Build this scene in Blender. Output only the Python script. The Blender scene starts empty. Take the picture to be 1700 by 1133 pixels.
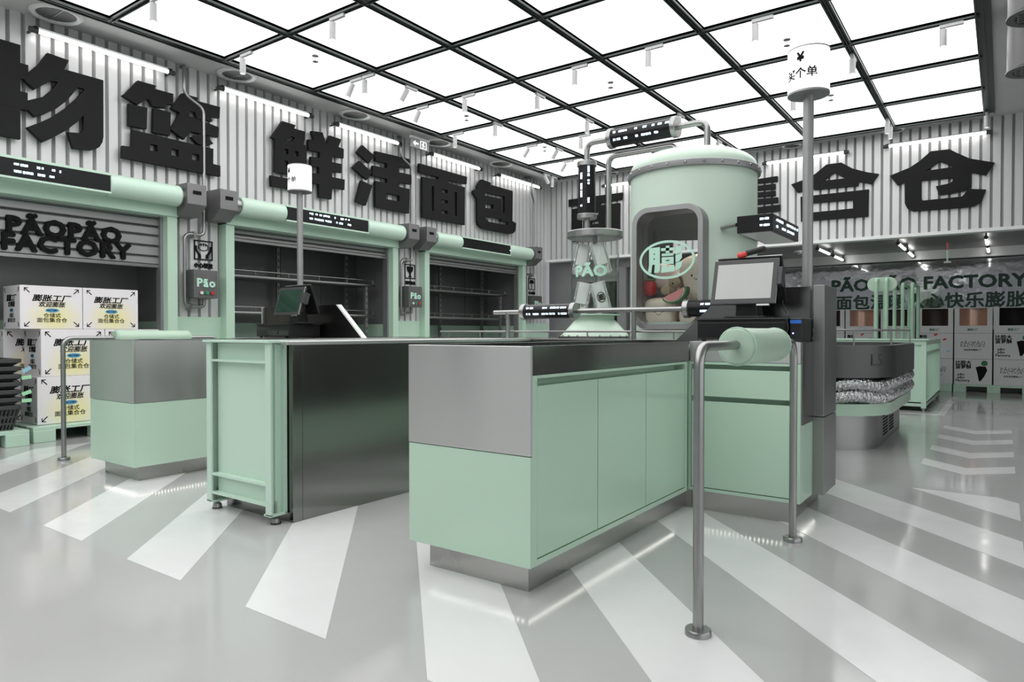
import bpy, math, random
from mathutils import Vector, Matrix
from mathutils.geometry import tessellate_polygon

sc = bpy.context.scene
COL = sc.collection
PI = math.pi

# ------------------------------------------------------------------ camera
cam_d = bpy.data.cameras.new('camera'); cam = bpy.data.objects.new('camera', cam_d); COL.objects.link(cam)
cam_d.sensor_width = 36.0; cam_d.lens = 24.0; cam_d.clip_start = 0.05; cam_d.clip_end = 100
cam.location = (0, 0, 1.0)
cam.rotation_euler = (math.radians(90 - 0.73), 0, math.radians(35.71))
sc.camera = cam

# ------------------------------------------------------------------ world, exposure
wd = bpy.data.worlds.new('world'); sc.world = wd; wd.use_nodes = True
wd.node_tree.nodes['Background'].inputs[0].default_value = (0.9, 0.95, 1, 1)
wd.node_tree.nodes['Background'].inputs[1].default_value = 0.3
sc.view_settings.view_transform = 'Standard'; sc.view_settings.look = 'None'
sc.view_settings.gamma = 1.0; sc.view_settings.use_curve_mapping = False
sc.view_settings.exposure = 0.17
PANEL_E = 1.95        # luminous ceiling panels
TUBE_E = 6.0         # fluorescent tubes
LED_E = 6.0          # LED strips and dot-matrix text

# added fill lights, set as daylight from assumed shop windows out of view
def added_fill_light(name, loc, rot, sx, sy, radiance):
    l = bpy.data.lights.new(name, 'AREA'); l.shape = 'RECTANGLE'; l.size = sx; l.size_y = sy; l.energy = radiance*PI*sx*sy
    l.color = (0.97, 0.99, 1.0)
    o = bpy.data.objects.new(name, l); COL.objects.link(o); o.location = loc; o.rotation_euler = rot
    return o
added_fill_light('added_fill_front', (-3.0, -5.35, 1.75), (math.radians(90), 0, PI), 11.0, 3.0, 3.1)
added_fill_light('added_fill_side', (4.45, 1.72, 1.75), (math.radians(90), 0, math.radians(90)), 11.2, 3.0, 0.92)

# ------------------------------------------------------------------ materials
MATS = {}
def M(name, col, rough=0.5, metal=0.0, emit=None, var=0.0, vscale=4.0, bump=0.0, bscale=30.0, coat=0.0, spec=0.5, stretch=None, rvar=0.0):
    m = bpy.data.materials.new(name); m.use_nodes = True
    nt = m.node_tree; b = nt.nodes['Principled BSDF']
    b.inputs['Base Color'].default_value = (*col, 1); b.inputs['Roughness'].default_value = rough
    b.inputs['Metallic'].default_value = metal; b.inputs['Specular IOR Level'].default_value = spec
    b.inputs['Coat Weight'].default_value = coat; b.inputs['Coat Roughness'].default_value = 0.08
    if emit:
        b.inputs['Emission Color'].default_value = (*emit[0], 1); b.inputs['Emission Strength'].default_value = emit[1]
    if var or bump or rvar:
        tc = nt.nodes.new('ShaderNodeTexCoord'); mp = nt.nodes.new('ShaderNodeMapping')
        nt.links.new(tc.outputs['Object'], mp.inputs[0])
        if stretch: mp.inputs['Scale'].default_value = stretch
        nz = nt.nodes.new('ShaderNodeTexNoise'); nz.inputs['Scale'].default_value = vscale; nz.inputs['Detail'].default_value = 4
        nt.links.new(mp.outputs[0], nz.inputs['Vector'])
        if var:
            mx = nt.nodes.new('ShaderNodeMix'); mx.data_type = 'RGBA'
            mx.inputs[6].default_value = (*[max(0, c * (1 - var)) for c in col], 1)
            mx.inputs[7].default_value = (*[min(1, c * (1 + var)) for c in col], 1)
            nt.links.new(nz.outputs['Fac'], mx.inputs[0]); nt.links.new(mx.outputs[2], b.inputs['Base Color'])
        if rvar:
            mr = nt.nodes.new('ShaderNodeMapRange'); mr.inputs[1].default_value = 0.3; mr.inputs[2].default_value = 0.7
            mr.inputs[3].default_value = max(0.02, rough - rvar); mr.inputs[4].default_value = rough + rvar
            nt.links.new(nz.outputs['Fac'], mr.inputs[0]); nt.links.new(mr.outputs[0], b.inputs['Roughness'])
        if bump:
            n2 = nt.nodes.new('ShaderNodeTexNoise'); n2.inputs['Scale'].default_value = bscale; n2.inputs['Detail'].default_value = 3
            nt.links.new(mp.outputs[0], n2.inputs['Vector'])
            bp = nt.nodes.new('ShaderNodeBump'); bp.inputs['Strength'].default_value = bump; bp.inputs['Distance'].default_value = 0.02
            nt.links.new(n2.outputs['Fac'], bp.inputs['Height']); nt.links.new(bp.outputs[0], b.inputs['Normal'])
    MATS[name] = m
    return m

def glass(name, tint=(0.93, 0.95, 0.94)):
    m = bpy.data.materials.new(name); m.use_nodes = True; nt = m.node_tree
    for n in list(nt.nodes):
        if n.type == 'BSDF_PRINCIPLED': nt.nodes.remove(n)
    out = [n for n in nt.nodes if n.type == 'OUTPUT_MATERIAL'][0]
    tr = nt.nodes.new('ShaderNodeBsdfTransparent'); tr.inputs[0].default_value = (*tint, 1)
    gl = nt.nodes.new('ShaderNodeBsdfGlossy'); gl.inputs['Roughness'].default_value = 0.02
    lw = nt.nodes.new('ShaderNodeLayerWeight'); lw.inputs[0].default_value = 0.5
    pw = nt.nodes.new('ShaderNodeMath'); pw.operation = 'POWER'; pw.inputs[1].default_value = 4.0
    fr = nt.nodes.new('ShaderNodeMath'); fr.operation = 'MULTIPLY_ADD'; fr.inputs[1].default_value = 0.55; fr.inputs[2].default_value = 0.035
    nt.links.new(lw.outputs['Facing'], pw.inputs[0]); nt.links.new(pw.outputs[0], fr.inputs[0])
    mx = nt.nodes.new('ShaderNodeMixShader')
    nt.links.new(fr.outputs[0], mx.inputs[0]); nt.links.new(tr.outputs[0], mx.inputs[1]); nt.links.new(gl.outputs[0], mx.inputs[2])
    nt.links.new(mx.outputs[0], out.inputs[0]); MATS[name] = m
    return m

MINT = (0.51, 0.69, 0.55)
M('mint', MINT, 0.16, var=0.03, vscale=2)
M('lining_dark', (0.06, 0.06, 0.06), 0.6)
M('mint_light', (0.57, 0.74, 0.62), 0.3)
M('mint_matte', (0.50, 0.68, 0.55), 0.4, var=0.03, vscale=3)
M('mint_tank', (0.60, 0.73, 0.62), 0.35, var=0.04, vscale=2)
M('mint_leather', (0.43, 0.57, 0.45), 0.45, bump=0.12, bscale=14, var=0.05, vscale=8)
M('steel', (0.70, 0.70, 0.69), 0.38, 1.0, var=0.08, vscale=3, stretch=(1, 1, 0.3), rvar=0.06)
M('steel_dark', (0.38, 0.38, 0.375), 0.34, 1.0, var=0.08, vscale=3, rvar=0.05)
M('steel_plinth', (0.50, 0.49, 0.475), 0.3, 1.0, var=0.06, vscale=3, rvar=0.05)
M('case_steel', (0.12, 0.12, 0.118), 0.4, 0.8, var=0.1, vscale=3)
M('steel_mirror', (0.27, 0.27, 0.26), 0.2, 1.0, var=0.05, vscale=2, rvar=0.04)
M('steel_matte', (0.34, 0.34, 0.34), 0.5, 0.75, var=0.08, vscale=5)
M('steel_pipe', (0.36, 0.36, 0.355), 0.32, 1.0, var=0.06, vscale=12)
M('dark_steel', (0.20, 0.20, 0.20), 0.42, 0.8, var=0.15, vscale=2)
M('cladding', (0.66, 0.66, 0.66), 0.38, 0.25, var=0.03, vscale=3)
M('cladding_back', (0.30, 0.30, 0.30), 0.5)
M('soffit', (0.58, 0.58, 0.58), 0.6, var=0.04, vscale=3)
M('bay_dark', (0.22, 0.22, 0.22), 0.35, 0.3, var=0.2, vscale=1.5)
M('floor_grey', (0.435, 0.435, 0.43), 0.11, var=0.07, vscale=1.6, rvar=0.04, bump=0.03, bscale=5)
M('floor_white', (0.71, 0.71, 0.71), 0.15, var=0.03, vscale=6, rvar=0.06, bump=0.03, bscale=9)
M('black', (0.013, 0.013, 0.013), 0.6, var=0.1, vscale=3, spec=0.15)
M('duct_dark', (0.14, 0.14, 0.14), 0.35, 0.6)
M('ink', (0.008, 0.008, 0.008), 0.7, spec=0.12)
M('steel_black', (0.05, 0.05, 0.05), 0.28, 0.9)
M('motor_grey', (0.22, 0.22, 0.22), 0.42, 0.6, var=0.06, vscale=6)
M('added_toy_light', (1, 1, 1), 0.4, emit=((1, 0.96, 0.9), 30.0))  # emitter for the light added inside the tank
M('black_gloss', (0.012, 0.012, 0.012), 0.12)
M('black_plastic', (0.012, 0.012, 0.012), 0.4)
M('grey_plastic', (0.05, 0.05, 0.052), 0.45)
M('display_black', (0.010, 0.010, 0.011), 0.3, spec=0.25)
M('bar_dark', (0.055, 0.065, 0.062), 0.4, 0.5)
M('white_paint', (0.82, 0.82, 0.82), 0.35)
M('spot_grey', (0.50, 0.50, 0.50), 0.4)
M('white_card', (0.66, 0.66, 0.67), 0.55, var=0.02, vscale=3)
M('panel_light', (0.9, 0.9, 0.9), 0.5, emit=((1, 1, 1), PANEL_E))
M('tube_light', (1, 1, 1), 0.4, emit=((1, 0.99, 0.97), TUBE_E))
M('led_warm', (1, 1, 1), 0.4, emit=((1, 0.97, 0.92), 4.5))
M('led_text', (0.3, 0.5, 0.6), 0.4, emit=((0.55, 0.85, 1.0), LED_E))
M('led_blue', (0.02, 0.08, 0.3), 0.3, emit=((0.03, 0.22, 0.8), 0.25))
M('led_violet', (0.2, 0.2, 0.9), 0.3, emit=((0.3, 0.3, 1.0), 4))
M('drum_light', (0.9, 0.9, 0.9), 0.4, emit=((1, 1, 1), 0.72))
M('screen_grey', (0.50, 0.51, 0.49), 0.35, var=0.03, vscale=6)
M('screen_green', (0.02, 0.05, 0.035), 0.06)
M('copper', (0.62, 0.40, 0.32), 0.35, 0.85, var=0.1, vscale=8, stretch=(6, 1, 1))
M('brown_dark', (0.03, 0.016, 0.013), 0.5)
M('blue_ink', (0.12, 0.38, 0.62), 0.5)
M('green_ink', (0.02, 0.10, 0.05), 0.5)
M('green_disc', (0.02, 0.16, 0.06), 0.5)
M('film_green', (0.012, 0.05, 0.03), 0.5)
M('foil', (0.62, 0.62, 0.63), 0.16, 1.0, bump=0.9, bscale=38)
M('film', (0.42, 0.42, 0.43), 0.07, 1.0, bump=0.35, bscale=2.2)
M('toast', (0.84, 0.76, 0.62), 0.85, bump=0.25, bscale=9, var=0.06, vscale=6)
M('toast_pink', (0.72, 0.60, 0.53), 0.85, bump=0.2, bscale=10, var=0.05)
M('crust', (0.60, 0.36, 0.24), 0.85, bump=0.2, bscale=14)
M('plush_red', (0.55, 0.05, 0.05), 0.85, bump=0.3, bscale=30, var=0.15, vscale=12)
M('plush_pink', (0.72, 0.30, 0.28), 0.85)
M('plush_green', (0.10, 0.26, 0.10), 0.85, var=0.5, vscale=25)
M('plush_tan', (0.50, 0.40, 0.26), 0.85, bump=0.2, bscale=25)
M('plush_brown', (0.12, 0.08, 0.06), 0.9)
M('packet', (0.80, 0.81, 0.80), 0.5, bump=0.15, bscale=9)
M('packet_silver', (0.72, 0.73, 0.72), 0.25, 0.9, bump=0.5, bscale=16)
M('mint_print', (0.52, 0.80, 0.66), 0.4)
M('button_red', (0.6, 0.02, 0.03), 0.3)
M('button_green', (0.02, 0.35, 0.14), 0.3)
M('button_white', (0.75, 0.7, 0.68), 0.3)
M('tag_green', (0.35, 0.70, 0.42), 0.6)
M('tag_blue', (0.30, 0.55, 0.70), 0.6)
M('scanner_red', (0.75, 0.08, 0.07), 0.4)
M('rail_green', (0.33, 0.50, 0.37), 0.35)
M('wall_plain', (0.40, 0.40, 0.40), 0.6, var=0.05, vscale=2)
glass('glass', (0.975, 0.985, 0.98))
glass('window_glass', (0.94, 0.95, 0.945))

def carton_material():
    m = bpy.data.materials.new('carton_print'); m.use_nodes = True; nt = m.node_tree; b = nt.nodes['Principled BSDF']
    b.inputs['Roughness'].default_value = 0.5
    tc = nt.nodes.new('ShaderNodeTexCoord'); mp = nt.nodes.new('ShaderNodeMapping')
    mp.inputs['Location'].default_value = (0, -0.02, -0.13); mp.inputs['Scale'].default_value = (0.0, 1.0, 1.25)
    ln = nt.nodes.new('ShaderNodeVectorMath'); ln.operation = 'LENGTH'
    rp = nt.nodes.new('ShaderNodeValToRGB')
    rp.color_ramp.elements[0].position = 0.02; rp.color_ramp.elements[0].color = (0.90, 0.82, 0.36, 1)
    rp.color_ramp.elements[1].position = 0.26; rp.color_ramp.elements[1].color = (0.86, 0.82, 0.84, 1)
    nt.links.new(tc.outputs['Object'], mp.inputs[0]); nt.links.new(mp.outputs[0], ln.inputs[0])
    nt.links.new(ln.outputs['Value'], rp.inputs[0]); nt.links.new(rp.outputs[0], b.inputs['Base Color'])
    MATS['carton_print'] = m
carton_material()

# ------------------------------------------------------------------ helpers
class MB:
    """collects shapes (world coordinates) into one mesh"""
    def __init__(s): s.v = []; s.f = []
    def add(s, vs, fs):
        n = len(s.v); s.v += [tuple(v) for v in vs]; s.f += [tuple(i + n for i in f) for f in fs]; return s
    def box(s, x0, x1, y0, y1, z0, z1):
        return s.add([(x0,y0,z0),(x1,y0,z0),(x1,y1,z0),(x0,y1,z0),(x0,y0,z1),(x1,y0,z1),(x1,y1,z1),(x0,y1,z1)],
                     [(0,3,2,1),(4,5,6,7),(0,1,5,4),(1,2,6,5),(2,3,7,6),(3,0,4,7)])
    def hexa(s, pts):      # 8 corners ordered as in box()
        return s.add(pts, [(0,3,2,1),(4,5,6,7),(0,1,5,4),(1,2,6,5),(2,3,7,6),(3,0,4,7)])
    def obox(s, c, size, R):
        hx, hy, hz = size[0]/2, size[1]/2, size[2]/2; c = Vector(c)
        P = [(-hx,-hy,-hz),(hx,-hy,-hz),(hx,hy,-hz),(-hx,hy,-hz),(-hx,-hy,hz),(hx,-hy,hz),(hx,hy,hz),(-hx,hy,hz)]
        return s.hexa([c + R @ Vector(p) for p in P])
    def cyl(s, p0, p1, r0, r1=None, seg=20, caps=True):
        p0, p1 = Vector(p0), Vector(p1); r1 = r0 if r1 is None else r1
        d = (p1 - p0).normalized(); a = d.orthogonal().normalized(); b = d.cross(a)
        vs = []
        for p, r in ((p0, r0), (p1, r1)):
            for k in range(seg):
                t = 2*PI*k/seg; vs.append(p + (a*math.cos(t) + b*math.sin(t))*r)
        fs = [(k, (k+1) % seg, seg+(k+1) % seg, seg+k) for k in range(seg)]
        if caps: fs += [tuple(range(seg-1, -1, -1)), tuple(range(seg, 2*seg))]
        return s.add(vs, fs)
    def tube(s, pts, r, bend=0.0, seg=12, caps=True, steps=5):
        P = [Vector(p) for p in pts]; path = [P[0]]
        for i in range(1, len(P)-1):
            a, b, c = P[i-1], P[i], P[i+1]
            if bend > 0:
                l = min(bend, (a-b).length*0.49, (c-b).length*0.49)
                A = b + (a-b).normalized()*l; C = b + (c-b).normalized()*l
                for k in range(steps+1):
                    t = k/steps; path.append(A*(1-t)**2 + b*2*t*(1-t) + C*t*t)
            else: path.append(b)
        path.append(P[-1])
        d = (path[1]-path[0]).normalized(); n = d.orthogonal().normalized(); vs = []; m = len(path)
        for i, p in enumerate(path):
            if 0 < i < m-1: t = ((path[i+1]-p).normalized() + (p-path[i-1]).normalized()).normalized()
            elif i == 0: t = d
            else: t = (p-path[i-1]).normalized()
            n = (n - t*n.dot(t)).normalized(); b = t.cross(n)
            for k in range(seg):
                q = 2*PI*k/seg; vs.append(p + (n*math.cos(q) + b*math.sin(q))*r)
        fs = [(i*seg+k, i*seg+(k+1) % seg, (i+1)*seg+(k+1) % seg, (i+1)*seg+k) for i in range(m-1) for k in range(seg)]
        if caps: fs += [tuple(range(seg-1, -1, -1)), tuple(range((m-1)*seg, m*seg))]
        return s.add(vs, fs)
    def prism(s, rings, o, u, v, n, depth):
        """polygon (outer ring + holes, 2D) at o, axes u,v; extruded from 0 to depth along n"""
        o, u, v, n = Vector(o), Vector(u), Vector(v), Vector(n)
        rings = [[Vector((p[0], p[1], 0)) for p in r] for r in rings]
        tris = tessellate_polygon(rings); flat = [p for r in rings for p in r]; N = len(flat)
        vs = [o + u*p.x + v*p.y for p in flat] + [o + u*p.x + v*p.y + n*depth for p in flat]
        right = u.cross(v).dot(n) > 0; fs = []
        for t in tris:
            a, b, c = t; ar = (flat[b]-flat[a]).cross(flat[c]-flat[a]).z
            if ar < 0: a, b, c = a, c, b
            fs += [(a+N, b+N, c+N), (c, b, a)] if right else [(c+N, b+N, a+N), (a, b, c)]
        k = 0
        for r in rings:
            L = len(r)
            for i in range(L): fs.append((k+i, k+(i+1) % L, N+k+(i+1) % L, N+k+i))
            k += L
        return s.add(vs, fs)
    def lathe(s, prof, c, seg=48, a0=0, a1=2*PI):
        full = abs(a1-a0-2*PI) < 1e-6; n = seg if full else seg+1; vs = []
        for r, z in prof:
            for k in range(n):
                t = a0 + (a1-a0)*k/seg; vs.append((c[0]+r*math.cos(t), c[1]+r*math.sin(t), z))
        fs = []
        for i in range(len(prof)-1):
            for k in range(seg):
                k2 = (k+1) % n; fs.append((i*n+k, i*n+k2, (i+1)*n+k2, (i+1)*n+k))
        return s.add(vs, fs)
    def mesh(s, name, org=(0,0,0)):
        o = Vector(org); me = bpy.data.meshes.new(name)
        me.from_pydata([Vector(v)-o for v in s.v], [], s.f); me.validate(); 
        return me
    def build(s, name, mat, parent=None, loc=None, smooth=False, bevel=0.0, fix=True):
        """one mesh object. With a parent the coordinates are taken relative to the thing's root."""
        org = Vector(loc) if loc is not None else (root_loc(parent) if parent else Vector((0,0,0)))
        me = s.mesh(name, org); me.materials.append(MATS[mat])
        if fix:
            import bmesh
            bm = bmesh.new(); bm.from_mesh(me); bmesh.ops.recalc_face_normals(bm, faces=bm.faces); bm.to_mesh(me); bm.free()
        if smooth:
            for p in me.polygons: p.use_smooth = True
            me.set_sharp_from_angle(angle=math.radians(38))
        o = bpy.data.objects.new(name, me); COL.objects.link(o)
        if parent: o.parent = parent
        else: o.location = org
        if bevel:
            b = o.modifiers.new('bevel', 'BEVEL'); b.width = bevel; b.segments = 2; b.limit_method = 'ANGLE'
        return o

def root_loc(o):
    while o.parent: o = o.parent
    return Vector(o.location)
def tag(o, label=None, cat=None, group=None, kind=None):
    if label: o['label'] = label
    if cat: o['category'] = cat
    if group: o['group'] = group
    if kind: o['kind'] = kind
    return o
def thing(name, loc, label, cat, group=None):
    o = bpy.data.objects.new(name, None); COL.objects.link(o); o.location = loc; o.empty_display_size = 0.1
    return tag(o, label, cat, group)
def struct(name, mb, mat, **k): return tag(mb.build(name, mat, **k), kind='structure')
def copy_tree(o, parent=None, **props):
    c = o.copy(); COL.objects.link(c); c.parent = parent
    for k, v in props.items(): c[k] = v
    for ch in list(o.children): copy_tree(ch, c)
    return c
def box(name, mat, parent, x0, x1, y0, y1, z0, z1, bevel=0.0):
    return MB().box(x0, x1, y0, y1, z0, z1).build(name, mat, parent, bevel=bevel)

_TC = {}
def text_mesh(body, size, bold=0.0, ext=0.002, shear=0.0, xs=1.0, align='CENTER', space=1.0, res=2):
    key = (body, size, bold, ext, shear, xs, align, space)
    if key in _TC: return _TC[key]
    cu = bpy.data.curves.new('lettering', 'FONT'); cu.body = body; cu.size = size; cu.extrude = ext
    cu.shear = shear; cu.align_x = align; cu.align_y = 'CENTER'; cu.space_character = space; cu.resolution_u = res
    ob = bpy.data.objects.new('lettering_source', cu); COL.objects.link(ob)
    dg = bpy.context.evaluated_depsgraph_get()
    me = bpy.data.meshes.new_from_object(ob.evaluated_get(dg)); bpy.data.objects.remove(ob); bpy.data.curves.remove(cu)
    xsv = [v.co.x for v in me.vertices]; zs = [v.co.y for v in me.vertices]
    cy = (max(zs)+min(zs))/2; cx = (max(xsv)+min(xsv))/2 if align == 'CENTER' else 0
    for v in me.vertices: v.co.x = (v.co.x-cx)*xs; v.co.y -= cy
    if bold > 0:            # heavier strokes: the outline repeated round a small circle, each layer a hair prouder
        n0 = len(me.vertices); V = [v.co.copy() for v in me.vertices]; Fp = [tuple(p.vertices) for p in me.polygons]
        vs, fs = [], []; N = 8 if bold > .004 else 4
        for k in range(N+1):
            dx, dy = (0, 0) if k == N else (bold*math.cos(2*PI*(k+.5)/N), bold*math.sin(2*PI*(k+.5)/N))
            vs += [(c.x+dx, c.y+dy, c.z + (ext*.12*k if c.z > 0 else 0)) for c in V]; fs += [tuple(i+k*n0 for i in f) for f in Fp]
        m2 = bpy.data.meshes.new('lettering'); m2.from_pydata(vs, [], fs); bpy.data.meshes.remove(me); me = m2
    me.materials.clear(); _TC[key] = me
    return me
def led_dots(mb, x0, x1, y0, y1, z0, z1):
    n = int(max(x1-x0, y1-y0)/.022)
    for k in range(n):
        if x1-x0 > y1-y0: a = x0+(x1-x0)*k/n; mb.box(a, a+.006, y0, y1, z0, z1)
        else: a = y0+(y1-y0)*k/n; mb.box(x0, x1, a, a+.006, z0, z1)
    return mb
FX = (Vector((0,1,0)), Vector((0,0,1)), Vector((1,0,0)))       # faces +x
FY = (Vector((1,0,0)), Vector((0,0,1)), Vector((0,-1,0)))      # faces -y
def text(name, body, size, mat, parent, pos, frame, bold=0.0, ext=0.002, shear=0.0, xs=1.0, align='CENTER', space=1.0):
    me = text_mesh(body, size, bold, ext, shear, xs, align, space)
    if not me.materials: me.materials.append(MATS[mat])
    elif me.materials[0] != MATS[mat]:
        me = me.copy(); me.materials.clear(); me.materials.append(MATS[mat])
    o = bpy.data.objects.new(name, me); COL.objects.link(o)
    u, v, n = frame; R = Matrix((u, v, n)).transposed().to_4x4()
    base = root_loc(parent) if parent else Vector((0,0,0))
    R.translation = Vector(pos) - base
    o.matrix_local = R
    if parent: o.parent = parent; o.matrix_parent_inverse = Matrix.Identity(4); o.matrix_basis = R
    return o
def frame_pt(o, fr, a, b, c=0): return Vector(o) + fr[0]*a + fr[1]*b + fr[2]*c
def led_dashes(mb, o, fr, rows, x0, x1, h, seed, thick=0.003):
    """rows of short luminous dashes, as on a dot-matrix sign; o = origin on the face"""
    rg = random.Random(seed)
    for z, (a, b), dens in rows:
        x = a
        while x < b:
            w = rg.choice((0.012, 0.02, 0.02, 0.03, 0.045))*dens
            if rg.random() < 0.72:
                e = min(x+w, b); dz = rg.choice((-.15, 0, 0, .15))*h
                P = [frame_pt(o, fr, p, q, c) for c in (0, thick) for (p, q) in ((x, z-h/2+dz), (e, z-h/2+dz), (e, z+h/2), (x, z+h/2))]
                mb.hexa([P[0], P[1], P[2], P[3], P[4], P[5], P[6], P[7]])
            x += w + rg.choice((0.006, 0.01, 0.01, 0.03))*dens
    return mb
CHARS_LEFT = {
 'wu': [[[(2.232, 3.561),(2.408, 3.56),(2.402, 2.722),(2.226, 2.721)]], [[(2.07, 3.411),(2.467, 3.399),(2.466, 3.263),(2.069, 3.276)]], [[(2.068, 3.152),(2.46, 3.149),(2.459, 2.991),(2.067, 2.994)]], [[(2.618, 3.56),(2.796, 3.548),(2.703, 3.319),(2.644, 3.313),(2.516, 3.197),(2.438, 3.255),(2.467, 3.335),(2.554, 3.442)]], [[(2.759, 3.453),(3.096, 3.452),(3.093, 2.901),(3.083, 2.847),(3.056, 2.796),(3.02, 2.766),(2.984, 2.752),(2.828, 2.733),(2.781, 2.875),(2.894, 2.892),(2.918, 2.935),(2.919, 3.112),(2.935, 3.318),(2.703, 3.319),(2.66, 3.361)]], [[(2.703, 3.319),(2.659, 3.239),(2.584, 3.15),(2.465, 3.085),(2.447, 3.011),(2.468, 2.993),(2.517, 2.952),(2.583, 2.987),(2.68, 3.061),(2.769, 3.159),(2.82, 3.235),(2.863, 3.31),(2.883, 3.379),(2.748, 3.4)]], [[(2.929, 3.317),(2.871, 3.225),(2.769, 3.097),(2.658, 2.988),(2.55, 2.906),(2.451, 2.84),(2.576, 2.734),(2.657, 2.793),(2.767, 2.887),(2.858, 2.984),(2.918, 3.068),(2.999, 3.184),(3.0, 3.388)]]],
 'lan': [[[(3.425, 3.549),(3.608, 3.55),(3.593, 3.514),(3.789, 3.516),(3.785, 3.4),(3.704, 3.389),(3.714, 3.345),(3.569, 3.33),(3.535, 3.389),(3.51, 3.387),(3.424, 3.302),(3.273, 3.357),(3.305, 3.386)]], [[(3.885, 3.551),(4.063, 3.55),(4.05, 3.514),(4.317, 3.519),(4.31, 3.393),(4.204, 3.384),(4.226, 3.335),(4.049, 3.32),(4.028, 3.385),(3.98, 3.384),(3.943, 3.329),(3.857, 3.336),(3.767, 3.36)]], [[(3.334, 3.292),(3.516, 3.298),(3.508, 3.078),(3.333, 3.071)]], [[(3.58, 3.313),(3.758, 3.314),(3.748, 3.066),(3.573, 3.062)]], [[(3.857, 3.336),(3.943, 3.329),(4.3, 3.289),(4.291, 3.174),(3.967, 3.165),(3.902, 3.063),(3.754, 3.14),(3.796, 3.209)]], [[(3.979, 3.108),(4.08, 3.165),(4.17, 3.155),(4.233, 3.09),(4.15, 3.041),(4.054, 3.05)]], [[(3.368, 3.037),(4.232, 3.034),(4.228, 2.867),(4.314, 2.863),(4.314, 2.744),(3.266, 2.736),(3.27, 2.857),(3.361, 2.864)], [(3.541, 2.938),(3.616, 2.937),(3.616, 2.867),(3.541, 2.868)], [(3.761, 2.937),(3.84, 2.937),(3.84, 2.866),(3.761, 2.867)], [(3.987, 2.935),(4.069, 2.935),(4.068, 2.865),(3.986, 2.866)]]],
 'xian': [[[(5.132, 3.567),(5.322, 3.564),(5.3, 3.519),(5.465, 3.518),(5.46, 3.421),(5.438, 3.35),(5.489, 3.346),(5.481, 2.952),(5.025, 2.929),(5.03, 3.324),(4.977, 3.335),(5.098, 3.51)], [(5.248, 3.409),(5.313, 3.411),(5.271, 3.352),(5.199, 3.349)], [(5.16, 3.242),(5.215, 3.242),(5.215, 3.18),(5.16, 3.178)], [(5.31, 3.245),(5.364, 3.247),(5.364, 3.183),(5.31, 3.18)], [(5.16, 3.096),(5.212, 3.098),(5.212, 3.035),(5.16, 3.032)], [(5.31, 3.098),(5.363, 3.099),(5.363, 3.034),(5.31, 3.033)]], [[(4.966, 2.88),(5.51, 2.886),(5.495, 2.769),(4.975, 2.752)]], [[(5.563, 3.551),(5.732, 3.572),(5.788, 3.441),(5.804, 3.445),(5.85, 3.56),(6.04, 3.552),(5.992, 3.443),(6.08, 3.435),(6.077, 3.31),(5.886, 3.301),(5.886, 3.223),(6.048, 3.228),(6.044, 3.111),(5.885, 3.102),(5.885, 3.028),(6.096, 3.032),(6.088, 2.894),(5.885, 2.891),(5.875, 2.736),(5.676, 2.732),(5.676, 2.897),(5.546, 2.892),(5.547, 3.017),(5.676, 3.032),(5.676, 3.115),(5.551, 3.107),(5.552, 3.225),(5.689, 3.236),(5.689, 3.309),(5.514, 3.301),(5.514, 3.433),(5.6, 3.447)]]],
 'huo': [[[(6.406, 3.561),(6.624, 3.461),(6.527, 3.335),(6.414, 3.393),(6.312, 3.439)]], [[(6.354, 3.335),(6.58, 3.223),(6.492, 3.101),(6.388, 3.147),(6.236, 3.221)]], [[(6.388, 3.073),(6.588, 3.039),(6.465, 2.742),(6.294, 2.777)]], [[(6.646, 3.528),(7.323, 3.555),(7.327, 3.418),(7.092, 3.403),(7.092, 3.321),(7.374, 3.332),(7.36, 3.188),(7.091, 3.176),(7.091, 3.113),(7.319, 3.115),(7.307, 2.753),(6.645, 2.749),(6.645, 3.115),(6.861, 3.121),(6.87, 3.183),(6.589, 3.178),(6.598, 3.319),(6.861, 3.331),(6.87, 3.4),(6.646, 3.391)], [(6.846, 2.98),(7.116, 2.983),(7.107, 2.899),(6.846, 2.894)]]],
 'mian': [[[(7.531, 3.537),(8.651, 3.54),(8.639, 3.418),(8.201, 3.4),(8.189, 3.361),(8.595, 3.36),(8.591, 2.746),(7.598, 2.734),(7.598, 3.349),(7.931, 3.363),(7.964, 3.409),(7.531, 3.405)], [(7.8, 3.247),(7.85, 3.246),(7.85, 2.864),(7.8, 2.867)], [(8.02, 3.238),(8.171, 3.245),(8.171, 3.192),(8.02, 3.186)], [(8.02, 3.075),(8.171, 3.079),(8.171, 3.027),(8.02, 3.026)], [(8.02, 2.911),(8.171, 2.914),(8.171, 2.861),(8.02, 2.862)], [(8.34, 3.243),(8.399, 3.245),(8.399, 2.863),(8.34, 2.865)]]],
 'bao': [[[(9.043, 3.569),(9.294, 3.558),(9.28, 3.523),(9.931, 3.524),(9.921, 2.989),(10.039, 2.962),(10.016, 2.821),(9.942, 2.77),(9.84, 2.746),(9.228, 2.742),(9.044, 2.752),(8.954, 2.796),(8.928, 2.857),(8.92, 3.229),(8.808, 3.306),(8.818, 3.347),(8.914, 3.392),(8.927, 3.445)], [(9.174, 3.375),(9.695, 3.386),(9.69, 3.101),(9.597, 3.104),(9.604, 3.33),(9.108, 3.316)], [(9.135, 3.183),(9.375, 3.195),(9.362, 3.119),(9.135, 3.11)], [(9.14, 2.969),(9.577, 2.98),(9.597, 2.941),(9.796, 2.952),(9.776, 2.897),(9.241, 2.885),(9.148, 2.926)]]],
}
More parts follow.
